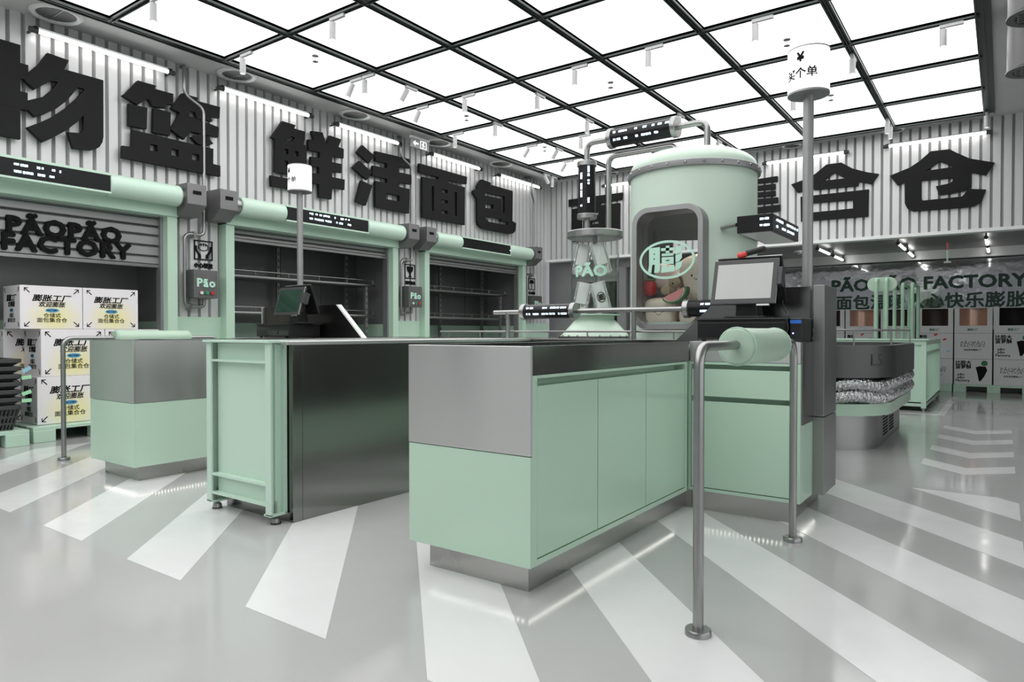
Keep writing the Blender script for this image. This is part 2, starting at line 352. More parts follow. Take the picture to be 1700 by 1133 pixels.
CHARS_RIGHT = {
 'ji': [[[(-3.751, 3.423),(-3.284, 3.461),(-3.284, 3.521),(-3.202, 3.438),(-2.883, 3.448),(-2.882, 3.364),(-3.202, 3.373),(-3.201, 3.334),(-2.914, 3.33),(-2.913, 3.248),(-3.201, 3.262),(-3.201, 3.226),(-2.913, 3.222),(-2.913, 3.146),(-3.2, 3.153),(-3.2, 3.122),(-2.876, 3.116),(-2.87, 3.034),(-3.379, 3.038),(-3.382, 3.409),(-3.751, 3.362)]], [[(-3.884, 2.984),(-2.845, 2.999),(-2.845, 2.897),(-3.884, 2.882)]], [[(-3.417, 2.916),(-3.301, 2.917),(-3.299, 2.644),(-3.416, 2.64)]]],
 'he': [[[(-2.171, 3.525),(-1.969, 3.526),(-1.815, 3.415),(-1.62, 3.334),(-1.472, 3.29),(-1.56, 3.156),(-1.737, 3.214),(-1.737, 3.154),(-2.34, 3.167),(-2.375, 3.195),(-2.586, 3.153),(-2.678, 3.29),(-2.469, 3.344),(-2.33, 3.405)], [(-2.064, 3.389),(-1.912, 3.284),(-2.219, 3.287)]], [[(-2.538, 3.083),(-1.601, 3.083),(-1.605, 2.693),(-2.531, 2.703)], [(-2.397, 2.97),(-1.807, 2.952),(-1.806, 2.827),(-2.396, 2.826)]]],
 'cang': [[[(-0.831, 3.516),(-0.611, 3.512),(-0.526, 3.448),(-0.378, 3.349),(-0.104, 3.255),(-0.198, 3.101),(-0.358, 3.159),(-0.36, 2.984),(-0.429, 2.927),(-0.578, 2.904),(-0.726, 2.899),(-0.769, 3.023),(-0.617, 3.043),(-0.575, 3.066),(-0.57, 3.115),(-0.94, 3.124),(-0.938, 2.874),(-0.922, 2.844),(-0.466, 2.847),(-0.438, 2.873),(-0.402, 2.945),(-0.197, 2.91),(-0.246, 2.752),(-0.318, 2.705),(-0.427, 2.695),(-1.04, 2.706),(-1.11, 2.755),(-1.141, 2.827),(-1.147, 3.127),(-1.234, 3.096),(-1.333, 3.244),(-1.084, 3.326),(-0.966, 3.4)], [(-0.724, 3.365),(-0.558, 3.264),(-0.887, 3.253)]]],
}
# ================================================================== ROOM
W, BY, HC = -7.2, 11.2, 3.88
floor = struct('floor', MB().box(-9, 4.2, -5.2, 14.4, -0.1, 0), 'floor_grey')

def clip(poly, a, b, c):          # keep a*x+b*y<=c
    out = []
    for i in range(len(poly)):
        p, q = poly[i], poly[(i+1) % len(poly)]; dp, dq = a*p[0]+b*p[1]-c, a*q[0]+b*q[1]-c
        if dp <= 0: out.append(p)
        if (dp < 0 < dq) or (dq < 0 < dp):
            t = dp/(dp-dq); out.append((p[0]+(q[0]-p[0])*t, p[1]+(q[1]-p[1])*t))
    return out
STEP = 0.4475
for k in range(-5, 7):
    c0 = 0.105 + 2*k*STEP; c1 = c0 + STEP
    poly = [(-12, c0+12), (6, c0-6), (6, c1-6), (-12, c1+12)]
    for a, b, c in ((0, -1, -1.44), (1, 0, 0.085), (0, 1, 5.05), (-1, 0, 6.72)):
        poly = clip(poly, a, b, c)
        if len(poly) < 3: break
    if len(poly) >= 3:
        MB().prism([poly], (0,0,0), (1,0,0), (0,1,0), (0,0,1), 0.0015).build('floor_stripe', 'floor_white', floor)
for dy in (0, 0.775, 1.565, 2.345):
    MB().prism([[(-.5,6.30+dy),(-.21,6.01+dy),(.08,6.28+dy),(.08,6.0+dy),(-.21,5.73+dy),(-.5,6.03+dy)]], (0,0,0), (1,0,0), (0,1,0), (0,0,1), 0.0015).build('floor_chevron', 'floor_white', floor)
MB().prism([[(-2.6,9.66),(-.56,9.66),(-.56,12.6),(-.64,12.6),(-.64,9.76),(-2.6,9.76)]], (0,0,0), (1,0,0), (0,1,0), (0,0,1), 0.0015).build('floor_marking_line', 'floor_white', floor)

# ---- ceiling: grey soffit round a luminous grid
GX = [-.19 - 1.082*k for k in range(7)]; GY = [10.9 - 1.133*k for k in range(15)]
cm = MB()
cm.box(-9, GX[6], -5.2, 14.4, HC, HC+.1); cm.box(GX[0], 4.2, -5.2, 14.4, HC, HC+.1)
cm.box(GX[6], GX[0], GY[0], 14.4, HC, HC+.1); cm.box(GX[6], GX[0], -5.2, GY[14], HC, HC+.1)
ceiling = struct('ceiling', cm, 'soffit')
pm = None
for i in range(6):
    for j in range(14):
        x0, x1, y0, y1 = GX[i+1], GX[i], GY[j+1], GY[j]
        if pm is None:
            pm = MB().box(-.535, .535, -.56, .56, 0, .012).build('light_panel', 'panel_light', ceiling); o = pm
        else:
            o = pm.copy(); COL.objects.link(o)
        o.location = ((x0+x1)/2, (y0+y1)/2, HC+.015)
def bar(x0, x1, y0, y1, along, z=HC):
    mb = MB(); w = .014
    if along == 'y':
        xm = (x0+x1)/2
        mb.box(x0, x0+w, y0, y1, z-.03, z+.01); mb.box(x1-w, x1, y0, y1, z-.03, z+.01); mb.box(x0, x1, y0, y1, z-.012, z+.014); mb.box(xm-.005, xm+.005, y0, y1, z-.026, z)
    else:
        ym = (y0+y1)/2
        mb.box(x0, x1, y0, y0+w, z-.028, z+.01); mb.box(x0, x1, y1-w, y1, z-.028, z+.01); mb.box(x0, x1, y0, y1, z-.012, z+.014)
    return mb.build('grid_bar', 'bar_dark', ceiling)
for i, x in enumerate(GX):
    w = .07 if 0 < i < 6 else .075
    bar(x-w/2 - (.03 if i == 6 else 0), x+w/2 + (.05 if i == 0 else 0), GY[14], GY[0]+.02, 'y')
for j, y in enumerate(GY):
    bar(GX[6], GX[0], y-.025, y+.025, 'x')

# ---- left wall with three shutter bays
BAYS = [1.11, 4.355, 7.60]; BL = 2.69
wm = MB().box(-7.32, -7.232, -5.1, BY, 2.2, HC)
edges = [-5.1] + [e for b in BAYS for e in (b+.02, b+BL-.02)] + [BY]
for a, b in zip(edges[0::2], edges[1::2]): wm.box(-7.32, -7.232, a, b, 0, 2.2)
wall_left = struct('wall_left', wm, 'cladding_back')
def board_mesh(h):
    w, t = .0475, .032
    return MB().prism([[(-w,0),(-w+.006,t),(w-.006,t),(w,0)]], (0,0,0), (1,0,0), (0,1,0), (0,0,1), h)
bm_full = {}
def board(parent, frame_o, rot, h):
    key = round(h, 3)
    if key not in bm_full:
        me = board_mesh(h).mesh('cladding_board'); me.materials.append(MATS['cladding']); bm_full[key] = me
    o = bpy.data.objects.new('cladding_board', bm_full[key]); COL.objects.link(o); o.parent = parent
    o.location = frame_o; o.rotation_euler = (0, 0, rot)
    return o
y = -0.2
while y < BY-.04:
    inb = any(b+.04 < y < b+BL-.04 for b in BAYS)
    board(wall_left, (-7.232, y, 2.30 if inb else 1.17), -PI/2, HC-2.30 if inb else HC-1.17)
    y += .118
for a, b in ((0.3, BAYS[0]), (BAYS[0]+BL, BAYS[1]), (BAYS[1]+BL, BAYS[2]), (BAYS[2]+BL, BY)):
    box('lower_panel', 'mint_matte', wall_left, -7.232, -7.19, a, b, 0, 1.17)
    box('base_trim', 'steel_matte', wall_left, -7.19, -7.185, a, b, 0, .1)

def bay(y0, idx):
    y1 = y0+BL
    r = thing('roller_shutter', (-7.15, (y0+y1)/2, 0),
        ['half-lowered mint roller shutter with black lettering on its slats','raised mint roller shutter with a lit ticker, between two control boxes','raised mint roller shutter with a dark ticker, next to the room corner'][idx], 'roller shutter', 'mint shutter bays along the corrugated wall')
    for a in (y0, y1-.105):
        box('post', 'mint_matte', r, -7.26, -7.08, a, a+.105, 0, 2.32, .004)
    for a in (y0+.105, y1-.135): box('guide_rail', 'steel_matte', r, -7.26, -7.17, a, a+.03, 0, 2.22)
    box('beam', 'mint_matte', r, -7.26, -7.06, y0, y1, 2.212, 2.325, .006)
    ax, az, rr = -6.975, 2.415, .108
    c0, c1, c2, c3 = y0+.085, y0+.665, y1-.745, y1-.045
    for a, b in ((c0, c1), (c2, c3)):
        MB().cyl((ax, a, az), (ax, b, az), rr, seg=32).build('roller_cover', 'mint_light', r, smooth=True, bevel=.012)
    hb = MB().box(-7.08, -6.885, c1-.005, c2+.005, 2.318, 2.335); hb.box(-7.08, -6.885, c1-.005, c2+.005, 2.489, 2.512); hb.box(-7.08, -6.97, c1-.005, c2+.005, 2.33, 2.5)
    hd = hb.build('header_housing', 'mint_light', r)
    sp = box('sign_panel', 'display_black', r, -6.97, -6.893, c1, c2, 2.335, 2.489)
    L = c2-c1; mb = MB()
    if idx == 0: led_dashes(mb, (-6.893, c1, 0), FX, [(2.445, (.05, .35), 1.2), (2.385, (.05, .35), 1.2), (2.445, (.5, L-.42), 1.2), (2.385, (.5, L-.42), 1.2)], 0, L, .018, 3)
    elif idx == 1: led_dashes(mb, (-6.893, c1, 0), FX, [(2.455, (.33, .98), 1.0), (2.395, (.33, .98), 1.0)], 0, L, .018, 8)
    else: led_dashes(mb, (-6.893, c1, 0), FX, [(2.41, (L-.02, L-.005), 1.0)], 0, L, .01, 2)
    mb.build('led_text', 'led_text', sp)
    for a in (y0-.205, y1-.015):
        m = MB().prism([[(-7.2,2.555),(-6.85,2.55),(-6.85,2.335),(-7.0,2.227),(-7.2,2.227)]], (0,a,0), (1,0,0), (0,0,1), (0,1,0), .21).build('motor_box', 'motor_grey', r, bevel=.003)
        box('slot', 'ink', m, -6.853, -6.846, a+.06, a+.15, 2.44, 2.478)
        MB().cyl((ax, a-.03 if a > y0 else a+.2, az), (ax, a+.01 if a > y0 else a+.3, az), .085, seg=24).build('drive_collar', 'steel_pipe', r, smooth=True)
    # slats
    if idx == 0: zs = [2.2, 2.11, 2.014, 1.905, 1.796, 1.706]
    else: zs = [2.2, 2.14, 2.085]
    for k in range(len(zs)-1):
        t, b = zs[k], zs[k+1]
        s = MB().prism([[(-7.225,b+.004),(-7.21,b+.012),(-7.21,t-.02),(-7.23,t-.004),(-7.25,t-.004),(-7.25,b+.004)]], (0,y0+.10,0), (1,0,0), (0,0,1), (0,1,0), BL-.20).build('slat', 'steel_matte', r)
    box('bottom_rail', 'steel_pipe', r, -7.255, -7.205, y0+.10, y1-.10, zs[-1]-.028, zs[-1]+.002)
    if idx == 0:
        text('lettering', 'PÃOPÃO', .205, 'ink', r, (-7.208, 2.80, 1.985), FX, bold=.0125, ext=.012, xs=1.13, space=1.10)
        text('lettering', 'FACTORY', .205, 'ink', r, (-7.208, 2.83, 1.815), FX, bold=.0125, ext=.012, xs=1.13, space=1.10)
    return r
for i, b in enumerate(BAYS): bay(b, i)

# bay interiors
for i, b in enumerate(BAYS):
    m = MB(); y0, y1 = b-.02, b+BL+.02
    m.box(-8.1, -8.0, y0, y1, 0, 2.6); m.box(-8.0, -7.32, y0-.03, y0, 0, 2.6); m.box(-8.0, -7.32, y1, y1+.03, 0, 2.6); m.box(-8.0, -7.32, y0, y1, 2.45, 2.6)
    wi = struct('wall_bay_%d' % (i+1), m, 'bay_dark' if i else 'steel_matte')
    box('lower_panel', 'mint_matte', wi, -8.0, -7.985, y0, y1, 0, 1.12)
    box('lower_panel', 'mint_matte', wi, -7.985, -7.33, y1-.015, y1, 0, 1.12)
    if i:
        for k in range(4): box('wall_panel', 'dark_steel', wi, -8.0, -7.988, y0+.02+k*.68, y0+.68+k*.68, 1.13, 2.44)
def rack(b, lab):
    r = thing('shelf_rack', (-7.7, b+BL/2, 0), lab, 'shelf', 'empty racks inside the shutter bays')
    for yy in (b+.16, b+1.25, b+2.42):
        for x in (-7.9, -7.47):
            if x == -7.47 and yy > b+1 and yy < b+2: continue
            zt = 2.2 if x == -7.9 else 1.66
            u = box('upright', 'steel_matte', r, x-.02, x+.02, yy-.02, yy+.02, 0, zt)
            h = MB()
            for z in range(int(zt/.09)): h.box(x+.0195, x+.021, yy-.006, yy+.006, .05+z*.09, .09+z*.09)
            h.build('slot_row', 'ink', u)
    for z in (.45, .85, 1.25, 1.69):
        sh = box('shelf', 'dark_steel', r, -7.92, -7.45, b+.12, b+BL-.13, z-.03, z)
        MB().cyl((-7.44, b+.12, z-.012), (-7.44, b+BL-.13, z-.012), .02, seg=12).build('front_pipe', 'steel_pipe', sh, smooth=True)
        g = MB().tube([(-7.45, b+.14, z+.06), (-7.45, b+BL-.15, z+.06)], .004, seg=6)
        for k in range(6): g.tube([(-7.45, b+.14+k*.48, z), (-7.45, b+.14+k*.48, z+.06)], .004, seg=6)
        g.build('guard_wire', 'steel_pipe', sh)
        for k in range(1, 5): box('shelf_joint', 'steel_matte', sh, -7.452, -7.444, b+.12+k*.55, b+.124+k*.55, z-.03, z)
rack(BAYS[1], 'empty dark steel shelf rack in the bay behind the lamp pole')
rack(BAYS[2], 'empty dark steel shelf rack in the bay next to the room corner')

# ---- back wall (bulkhead over the recess)
wb = struct('wall_back', MB().box(-7.3, 4.2, BY, BY+.12, 2.40, HC), 'cladding_back')
x = -7.16
while x < 1.6:
    board(wb, (x, BY, 2.40), PI, HC-2.40); x += .118
box('edge_trim', 'white_paint', wb, -7.2, 4.1, BY-.05, BY+.14, 2.355, 2.40)
struct('ceiling_recess', MB().box(-7.3, 4.2, BY+.12, 14.4, 2.42, 2.5), 'dark_steel')
struct('wall_recess_back', MB().box(-7.3, 4.2, 14.2, 14.35, 0, 2.45), 'dark_steel')
struct('wall_recess_left', MB().box(-5.65, -5.55, BY+.3, 14.2, 0, 2.42), 'dark_steel')
wd_ = struct('wall_recess_steel', MB().box(-7.3, -6.78, BY+.22, BY+.3, 0, 2.42).box(-6.78, -5.55, BY+.22, BY+.3, 2.2, 2.42), 'steel_matte')
dr = struct('door_1', MB().box(-6.78, -6.6, BY+.2, BY+.28, 0, 2.2).box(-5.8, -5.62, BY+.2, BY+.28, 0, 2.2).box(-6.6, -5.8, BY+.2, BY+.28, 1.95, 2.2).box(-6.6, -5.8, BY+.2, BY+.28, 0, .9), 'steel_matte')
box('door_pane', 'black_gloss', dr, -6.6, -5.8, BY+.24, BY+.27, .9, 1.95)
struct('wall_right', MB().box(4.1, 4.2, -5.2, -3.9, 0, HC).box(4.1, 4.2, 7.35, 14.4, 0, HC).box(4.1, 4.2, -3.9, 7.35, 0, .25).box(4.1, 4.2, -3.9, 7.35, 3.25, HC), 'wall_plain')
struct('wall_front', MB().box(-9, -8.5, -5.2, -5.1, 0, HC).box(2.5, 4.2, -5.2, -5.1, 0, HC).box(-8.5, 2.5, -5.2, -5.1, 0, .25).box(-8.5, 2.5, -5.2, -5.1, 3.25, HC), 'wall_plain')
w1 = MB(); w2 = MB()
for k in range(6): w1.box(-8.5+k*2.2-.03, -8.5+k*2.2+.03, -5.18, -5.12, .25, 3.25)
for k in range(6): w2.box(4.12, 4.18, -3.9+k*2.25-.03, -3.9+k*2.25+.03, .25, 3.25)
w1 = struct('assumed_window_1', w1, 'bar_dark'); w2 = struct('assumed_window_2', w2, 'bar_dark')  # unseen windows, assumed to give the added fill lights a source
for k in range(5): box('pane', 'glass', w1, -8.47+k*2.2, -6.33+k*2.2, -5.155, -5.15, .25, 3.25)
for k in range(5): box('pane', 'glass', w2, 4.15, 4.155, -3.87+k*2.25, -1.68+k*2.25, .25, 3.25)
box_f = struct('trim_1', MB().box(-5.5, 4.1, 13.86, 13.98, 2.27, 2.42), 'steel')
fm = tag(MB().box(-5.4, 4.0, 14.10, 14.13, 1.05, 2.40).build('mirror_film', 'film', loc=(-.5, 14.1, 1.05)), 'crumpled silver mirror film with dark green lettering behind the white cartons', 'film')
text('lettering', 'PÃO PÃO FACTORY', .30, 'film_green', fm, (-1.16, 14.095, 1.90), FY, bold=.012, ext=.004, xs=1.10)
text('lettering', '面包温暖人心快乐膨胀', .285, 'film_green', fm, (-1.12, 14.095, 1.555), FY, bold=.009, ext=.004, space=1.04)

# ---- fluorescent tubes
def tube_lamp(p0, p1, label, group, wall):
    p0, p1 = Vector(p0), Vector(p1); mid = (p0+p1)/2; d = (p1-p0).normalized()
    r = thing('tube_lamp', mid, label, 'lamp', group); nv = Vector(wall)
    if abs(nv.z) < .01:
        q0, q1 = p0+d*.03, p1-d*.03; A = [q0-nv*.22, q1-nv*.22, q1+nv*.92, q0+nv*.92]
        MB().hexa([(a.x, a.y, a.z+.026) for a in A] + [(a.x, a.y, a.z+.031) for a in A]).build('reflector', 'bar_dark', r)
    MB().cyl(p0+d*.07, p1-d*.07, .019, seg=14).build('tube', 'tube_light', r, smooth=True)
    n = Vector(wall)
    mb = MB()
    for p in (p0, p1):
        e = d if p == p0 else -d
        mb = MB().cyl(p, p+e*.07, .026, seg=14); mb.cyl(p+e*.03, p+e*.03+n, .012, seg=8)
        mb.build('end_holder', 'grey_plastic', r)
    return r
L5 = [(2.465, 3.785, 'beside the big character for thing'), (4.275, 5.56, 'over the character for fresh'), (5.90, 7.12, 'over the character for alive'), (7.73, 9.0, 'between the exit sign and the far shutter'), (9.45, 10.8, 'beside the room corner on the shutter wall')]
for a, b, t in L5: tube_lamp((-7.09, a, 3.72), (-7.09, b, 3.72), 'lit fluorescent tube '+t, 'tubes along the shutter wall', (-.12, 0, 0))
for a, b, t in ((-5.95, -4.7, 'behind the upright LED column'), (-3.10, -1.86, 'crossed by the tall lamp pole'), (-1.41, -.13, 'over the storehouse character')):
    tube_lamp((a, BY-.11, 3.66), (b, BY-.11, 3.66), 'lit fluorescent tube '+t, 'tubes along the bulkhead wall', (0, .09, 0))
for x in (-2.40, -1.28, -.20):
    for a, b in ((11.62, 12.62), (12.85, 13.8)):
        tube_lamp((x, a, 2.33), (x, b, 2.33), 'short lit tube on the dark recess ceiling above the white cartons', 'tubes under the recess ceiling', (0, 0, .1))
# ---- ceiling vents
def vent(x, y, lab, grp, q=1.0):
    r = thing('ceiling_vent', (x, y, HC-.02), lab, 'vent', grp)
    m = MB().lathe([(.205*q, HC), (.21*q, HC-.012), (.19*q, HC-.03), (.158*q, HC-.022), (.155*q, HC-.004)], (x, y), 40)
    m.build('ring', 'white_paint', r, smooth=True)
    MB().cyl((x, y, HC-.012), (x, y, HC-.002), .156*q, seg=32).build('grille', 'bar_dark', r)
    g = MB()
    for k in range(-7, 8):
        h = math.sqrt(.152**2-(k*.02)**2)*q; g.box(x+k*.02*q-.003, x+k*.02*q+.003, y-h, y+h, HC-.016, HC-.010)
    g.box(x-.15*q, x+.15*q, y-.004, y+.004, HC-.02, HC-.01); g.build('louvre', 'steel_matte', r)
for y, t in ((2.63, 'over the character for thing'), (4.42, 'near the character for basket'), (6.13, 'over the characters for fresh and alive'), (7.76, 'beside the exit sign'), (9.35, 'over the last character of the shutter wall')):
    vent(-6.95, y, 'round white-rimmed ceiling vent '+t, 'soffit vents along the shutter wall')
for x, t in ((-5.75, 'behind the upright LED column'), (-2.65, 'behind the tall lamp pole'), (-1.28, 'between the two bulkhead tubes')):
    vent(x, 11.05, 'round white-rimmed ceiling vent '+t, 'soffit vents along the bulkhead wall', .68)

# ---- raised wall characters
NM = {'wu': 'thing', 'lan': 'basket', 'xian': 'fresh', 'huo': 'alive', 'mian': 'flour', 'bao': 'bun', 'ji': 'gather', 'he': 'together', 'cang': 'storehouse'}
def char_left(k):
    m = MB(); P = CHARS_LEFT[k]
    for i, poly in enumerate(P): m.prism(poly, (-7.165, 0, 0), (0,1,0), (0,0,1), (1,0,0), .045+i*.0008)
    a = [q for r in P[0] for q in r]
    return tag(m.build('wall_character', 'black', loc=(-7.14, a[0][0], 2.74), fix=False), 'large black raised Chinese character for %s on the shutter wall' % NM[k], 'sign', 'black characters on the shutter wall')
for k in CHARS_LEFT: char_left(k)
def char_back(k, polys):
    m = MB()
    for i, poly in enumerate(polys): m.prism(poly, (0, BY-.035, 0), (1,0,0), (0,0,1), (0,-1,0), .045+i*.0008)
    return tag(m.build('wall_character', 'black', loc=(polys[0][0][0][0], BY-.06, 2.7), fix=False), 'large black raised Chinese character for %s on the bulkhead wall' % NM[k], 'sign', 'black characters on the bulkhead wall')
for k in CHARS_RIGHT: char_back(k, CHARS_RIGHT[k])
for k, s, t in (('mian', 7.531, -6.68), ('bao', 8.81, -5.4)):
    char_back(k, [[[(p[0]-s+t, p[1]-.03) for p in r] for r in poly] for poly in CHARS_LEFT[k]])

# ---- conduits, control boxes and pictograms on the piers
def pier(yb, i):
    w = ['beside the half-lowered shutter', 'between the two raised shutters', 'by the room corner'][i]
    c = thing('conduit', (-7.14, yb+.2, 0.9), 'bent steel conduit pipe on the pier ' + w, 'pipe', 'conduits on the piers')
    x = -7.13
    xu = -7.035 if i == 2 else x
    MB().tube([(-7.19, yb+.11, 3.85), (xu, yb+.11, 3.85), (xu, yb+.11, 3.55), (x, yb+.325, 3.45), (x, yb+.325, 2.06), (x, yb+.105, 2.06), (x, yb+.105, 1.28), (x, yb+.32, 1.28), (x, yb+.32, 1.371)], .019, bend=.07, seg=12).build('pipe', 'steel_pipe', c, smooth=True)
    for yy, zz in ((.21, 2.06), (.16, 1.28)):
        m = MB().box(-7.2, -7.125, yb+yy-.012, yb+yy+.012, zz-.034, zz-.02); m.box(-7.2, -7.125, yb+yy-.012, yb+yy+.012, zz+.02, zz+.034); m.box(-7.125, -7.108, yb+yy-.012, yb+yy+.012, zz-.034, zz+.034)
        m.build('clamp', 'steel_pipe', c)
    b = thing('control_box', (-7.1, yb+.27, 1.37), 'grey control box with three buttons on the pier ' + w, 'control box', 'control boxes on the piers')
    box('body', 'dark_steel', b, -7.2, -7.0, yb+.135, yb+.405, 1.37, 1.675, .004)
    text('lettering', 'Pão', .125, 'mint_print', b, (-6.997, yb+.27, 1.535), FX, bold=.0045, ext=.002, xs=1.05, space=1.15)
    for k, mt in enumerate(('button_white', 'button_green', 'button_red')):
        yy = yb+.215+k*.062
        o = MB().cyl((-7.0, yy, 1.425), (-6.985, yy, 1.425), .017, seg=16).build('button', mt, b, smooth=True)
        MB().lathe([(.017, 0), (.021, .0)], (0, 0), 16)
        m = MB(); n = 16
        for k2 in range(n):
            t0, t1 = 2*PI*k2/n, 2*PI*(k2+1)/n
            m.add([(-6.992, yy+math.cos(t)*r_, 1.425+math.sin(t)*r_) for t in (t0, t1) for r_ in (.017, .022)], [(0, 1, 3, 2)])
        m.build('bezel', 'steel_pipe', o)
    s = thing('pictogram_sign', (-7.19, yb+.35, 1.75), 'black %s pictogram on the pier %s' % (('two hands holding a bun', 'goblet', 'umbrella')[i], w), 'sign', 'pictograms on the piers')
    y0, y1, z0, z1 = yb+.245, yb+.46, 1.80, 2.015; X0 = -7.196
    m = MB()
    for a in ((y0, y1, z0, z0+.012), (y0, y1, z1-.012, z1), (y0, y0+.012, z0, z1), (y1-.012, y1, z0, z1)): m.box(X0, X0+.008, *a)
    m.build('frame', 'ink', s)
    cy, cz = (y0+y1)/2, (z0+z1)/2; m = MB()
    o = (X0, cy, cz); U = ((0,1,0), (0,0,1), (1,0,0), .006)
    if i == 0:
        for sg in (-1, 1):
            m.prism([[(sg*p, q) for p, q in ((.095,.05),(.075,.045),(.07,-.01),(.03,-.05),(.025,-.09),(.055,-.09),(.06,-.055),(.095,-.005))]], o, *U)
        ring = [(.06*math.cos(t*PI/12), .035+.042*math.sin(t*PI/12)) for t in range(24)]
        m.prism([ring, [(p*.88, .035+(q-.035)*.84) for p, q in ring]], o, *U)
        for k in (-1, 0, 1): m.prism([[(k*.025-.004, .045), (k*.025+.004, .045), (k*.025+.006, .072), (k*.025-.002, .072)]], o, *U)
    elif i == 1:
        m.prism([[(-.065,.075),(.065,.075),(.062,.03),(.045,-.005),(.014,-.025),(.012,-.06),(.04,-.085),(-.04,-.085),(-.012,-.06),(-.014,-.025),(-.045,-.005),(-.062,.03)]], o, *U)
    else:
        m.prism([[(.075*math.cos(t*PI/10), .01+.07*math.sin(t*PI/10)) for t in range(11)]], o, *U); m.prism([[(-.008,-.085),(.008,-.085),(.008,.02),(-.008,.02)]], o, *U)
    m.build('symbol', 'ink', s)
    text('caption', ('小心轻放', '易碎物品', '小心防潮')[i], .055, 'ink', s, (X0+.004, cy, 1.74), FX, bold=.004, ext=.003)
pier(BAYS[0]+BL, 0); pier(BAYS[1]+BL, 1); pier(BAYS[2]+BL, 2)

# ---- exit sign
r = thing('exit_sign', (-6.88, 7.28, 3.65), 'hanging exit sign with arrow and running figure in front of the shutter wall', 'sign')
box('plate', 'steel_matte', r, -6.89, -6.87, 7.10, 7.46, 3.655, 3.785)
box('header', 'white_paint', r, -6.90, -6.86, 7.09, 7.47, 3.785, 3.815)
for yy in (7.13, 7.43): MB().cyl((-6.88, yy, 3.81), (-6.88, yy, HC), .003, seg=6).build('hanger', 'steel_pipe', r)
U = ((0,1,0), (0,0,1), (1,0,0), .004); o = (-6.87, 7.28, 3.72)
MB().prism([[(-.15,0),(-.10,.04),(-.10,.012),(-.04,.012),(-.04,-.012),(-.10,-.012),(-.10,-.04)]], o, *U).build('arrow', 'drum_light', r)
m = MB().prism([[(0,-.055),(.13,-.055),(.13,.055),(0,.055)], [(.01,-.045),(.12,-.045),(.12,.045),(.01,.045)]], o, *U)
m.prism([[(.05,.02),(.075,.03),(.07,.0),(.095,-.01),(.09,-.02),(.066,-.012),(.06,-.04),(.05,-.04),(.05,-.005),(.03,.01)]], o, *U); m.prism([[(.07+.012*math.cos(t), .035+.01*math.sin(t)) for t in [k*PI/5 for k in range(10)]]], o, *U)
m.build('running_figure', 'drum_light', r)

# ---- track spots
def spot(x, y, along, tilt):
    r = thing('track_spotlight', (x, y, HC-.03), ('small white spotlight tilted on the black ceiling grid' if tilt[0] else 'small white spotlight hanging straight from the black ceiling grid'), 'spotlight', 'track spotlights on the ceiling grid')
    z = HC-.03
    if along == 'x': box('track_adapter', 'spot_grey', r, x-.03, x+.16, y-.016, y+.016, z-.03, z+.004, .003)
    else: box('track_adapter', 'spot_grey', r, x-.016, x+.016, y-.03, y+.16, z-.03, z+.004, .003)
    d = Vector((tilt[0], tilt[1], -1)).normalized(); p = Vector((x, y, z-.05))
    MB().cyl((x, y, z-.03), (x, y, z-.06), .008, seg=8).build('stem', 'spot_grey', r)
    a = p + d*-.005; b = MB().cyl(a, a+d*.15, .03, seg=20).build('body', 'spot_grey', r, smooth=True)
    MB().cyl(a+d*.1502, a+d*.1515, .025, seg=16).build('lens', 'drum_light', b)
S0 = (0, 0)
for a, k, v, t in (('B',7,-5.9,S0),('B',6,-4.95,S0),('B',6,-6.35,S0),('B',5,-5.98,(-.35,-.2)),('B',5,-5.78,S0),('A',5,5.72,(-.45,-.3)),('B',4,-6.03,(-.35,-.2)),('B',4,-5.28,S0),('A',5,7.4,S0),('B',3,-6.4,S0),('A',4,6.8,S0),('B',4,-3.75,S0),('A',4,8.0,S0),('B',2,-4.98,S0),('B',4,-2.9,S0),('A',3,8.5,S0),('B',4,-1.85,S0),('B',3,-.47,S0),('A',1,7.75,S0),('B',2,-2.06,S0),('B',2,-5.9,(-.45,-.35)),('A',5,8.98,(-.45,-.35)),('B',1,-5.93,(-.45,-.35)),('A',6,10.3,(.4,.3)),('A',6,10.55,S0),('A',3,9.98,S0),('A',3,10.4,S0),('A',1,10.35,S0),('A',1,10.65,S0),('A',0,10.8,S0)):
    if a == 'B': spot(v, GY[k], 'x', t)
    else: spot(GX[k], v, 'y', t)
for x, y in ((-5.85, 4.62), (-3.7, 7.1), (-1.75, 7.08), (-5.83, 7.07), (-5.82, 8.97), (-1.72, 9.05)):
    r = thing('sprinkler', (x, y, HC-.08), 'small fire sprinkler head under a luminous ceiling panel', 'sprinkler', 'sprinkler heads in the ceiling')
    MB().cyl((x, y, HC+.016), (x, y, HC-.05), .008, seg=8).build('stem', 'steel_pipe', r); MB().cyl((x, y, HC-.055), (x, y, HC-.05), .03, seg=14).build('deflector', 'steel_matte', r); MB().cyl((x, y, HC+.004), (x, y, HC+.014), .035, seg=14).build('flange', 'steel_matte', r)

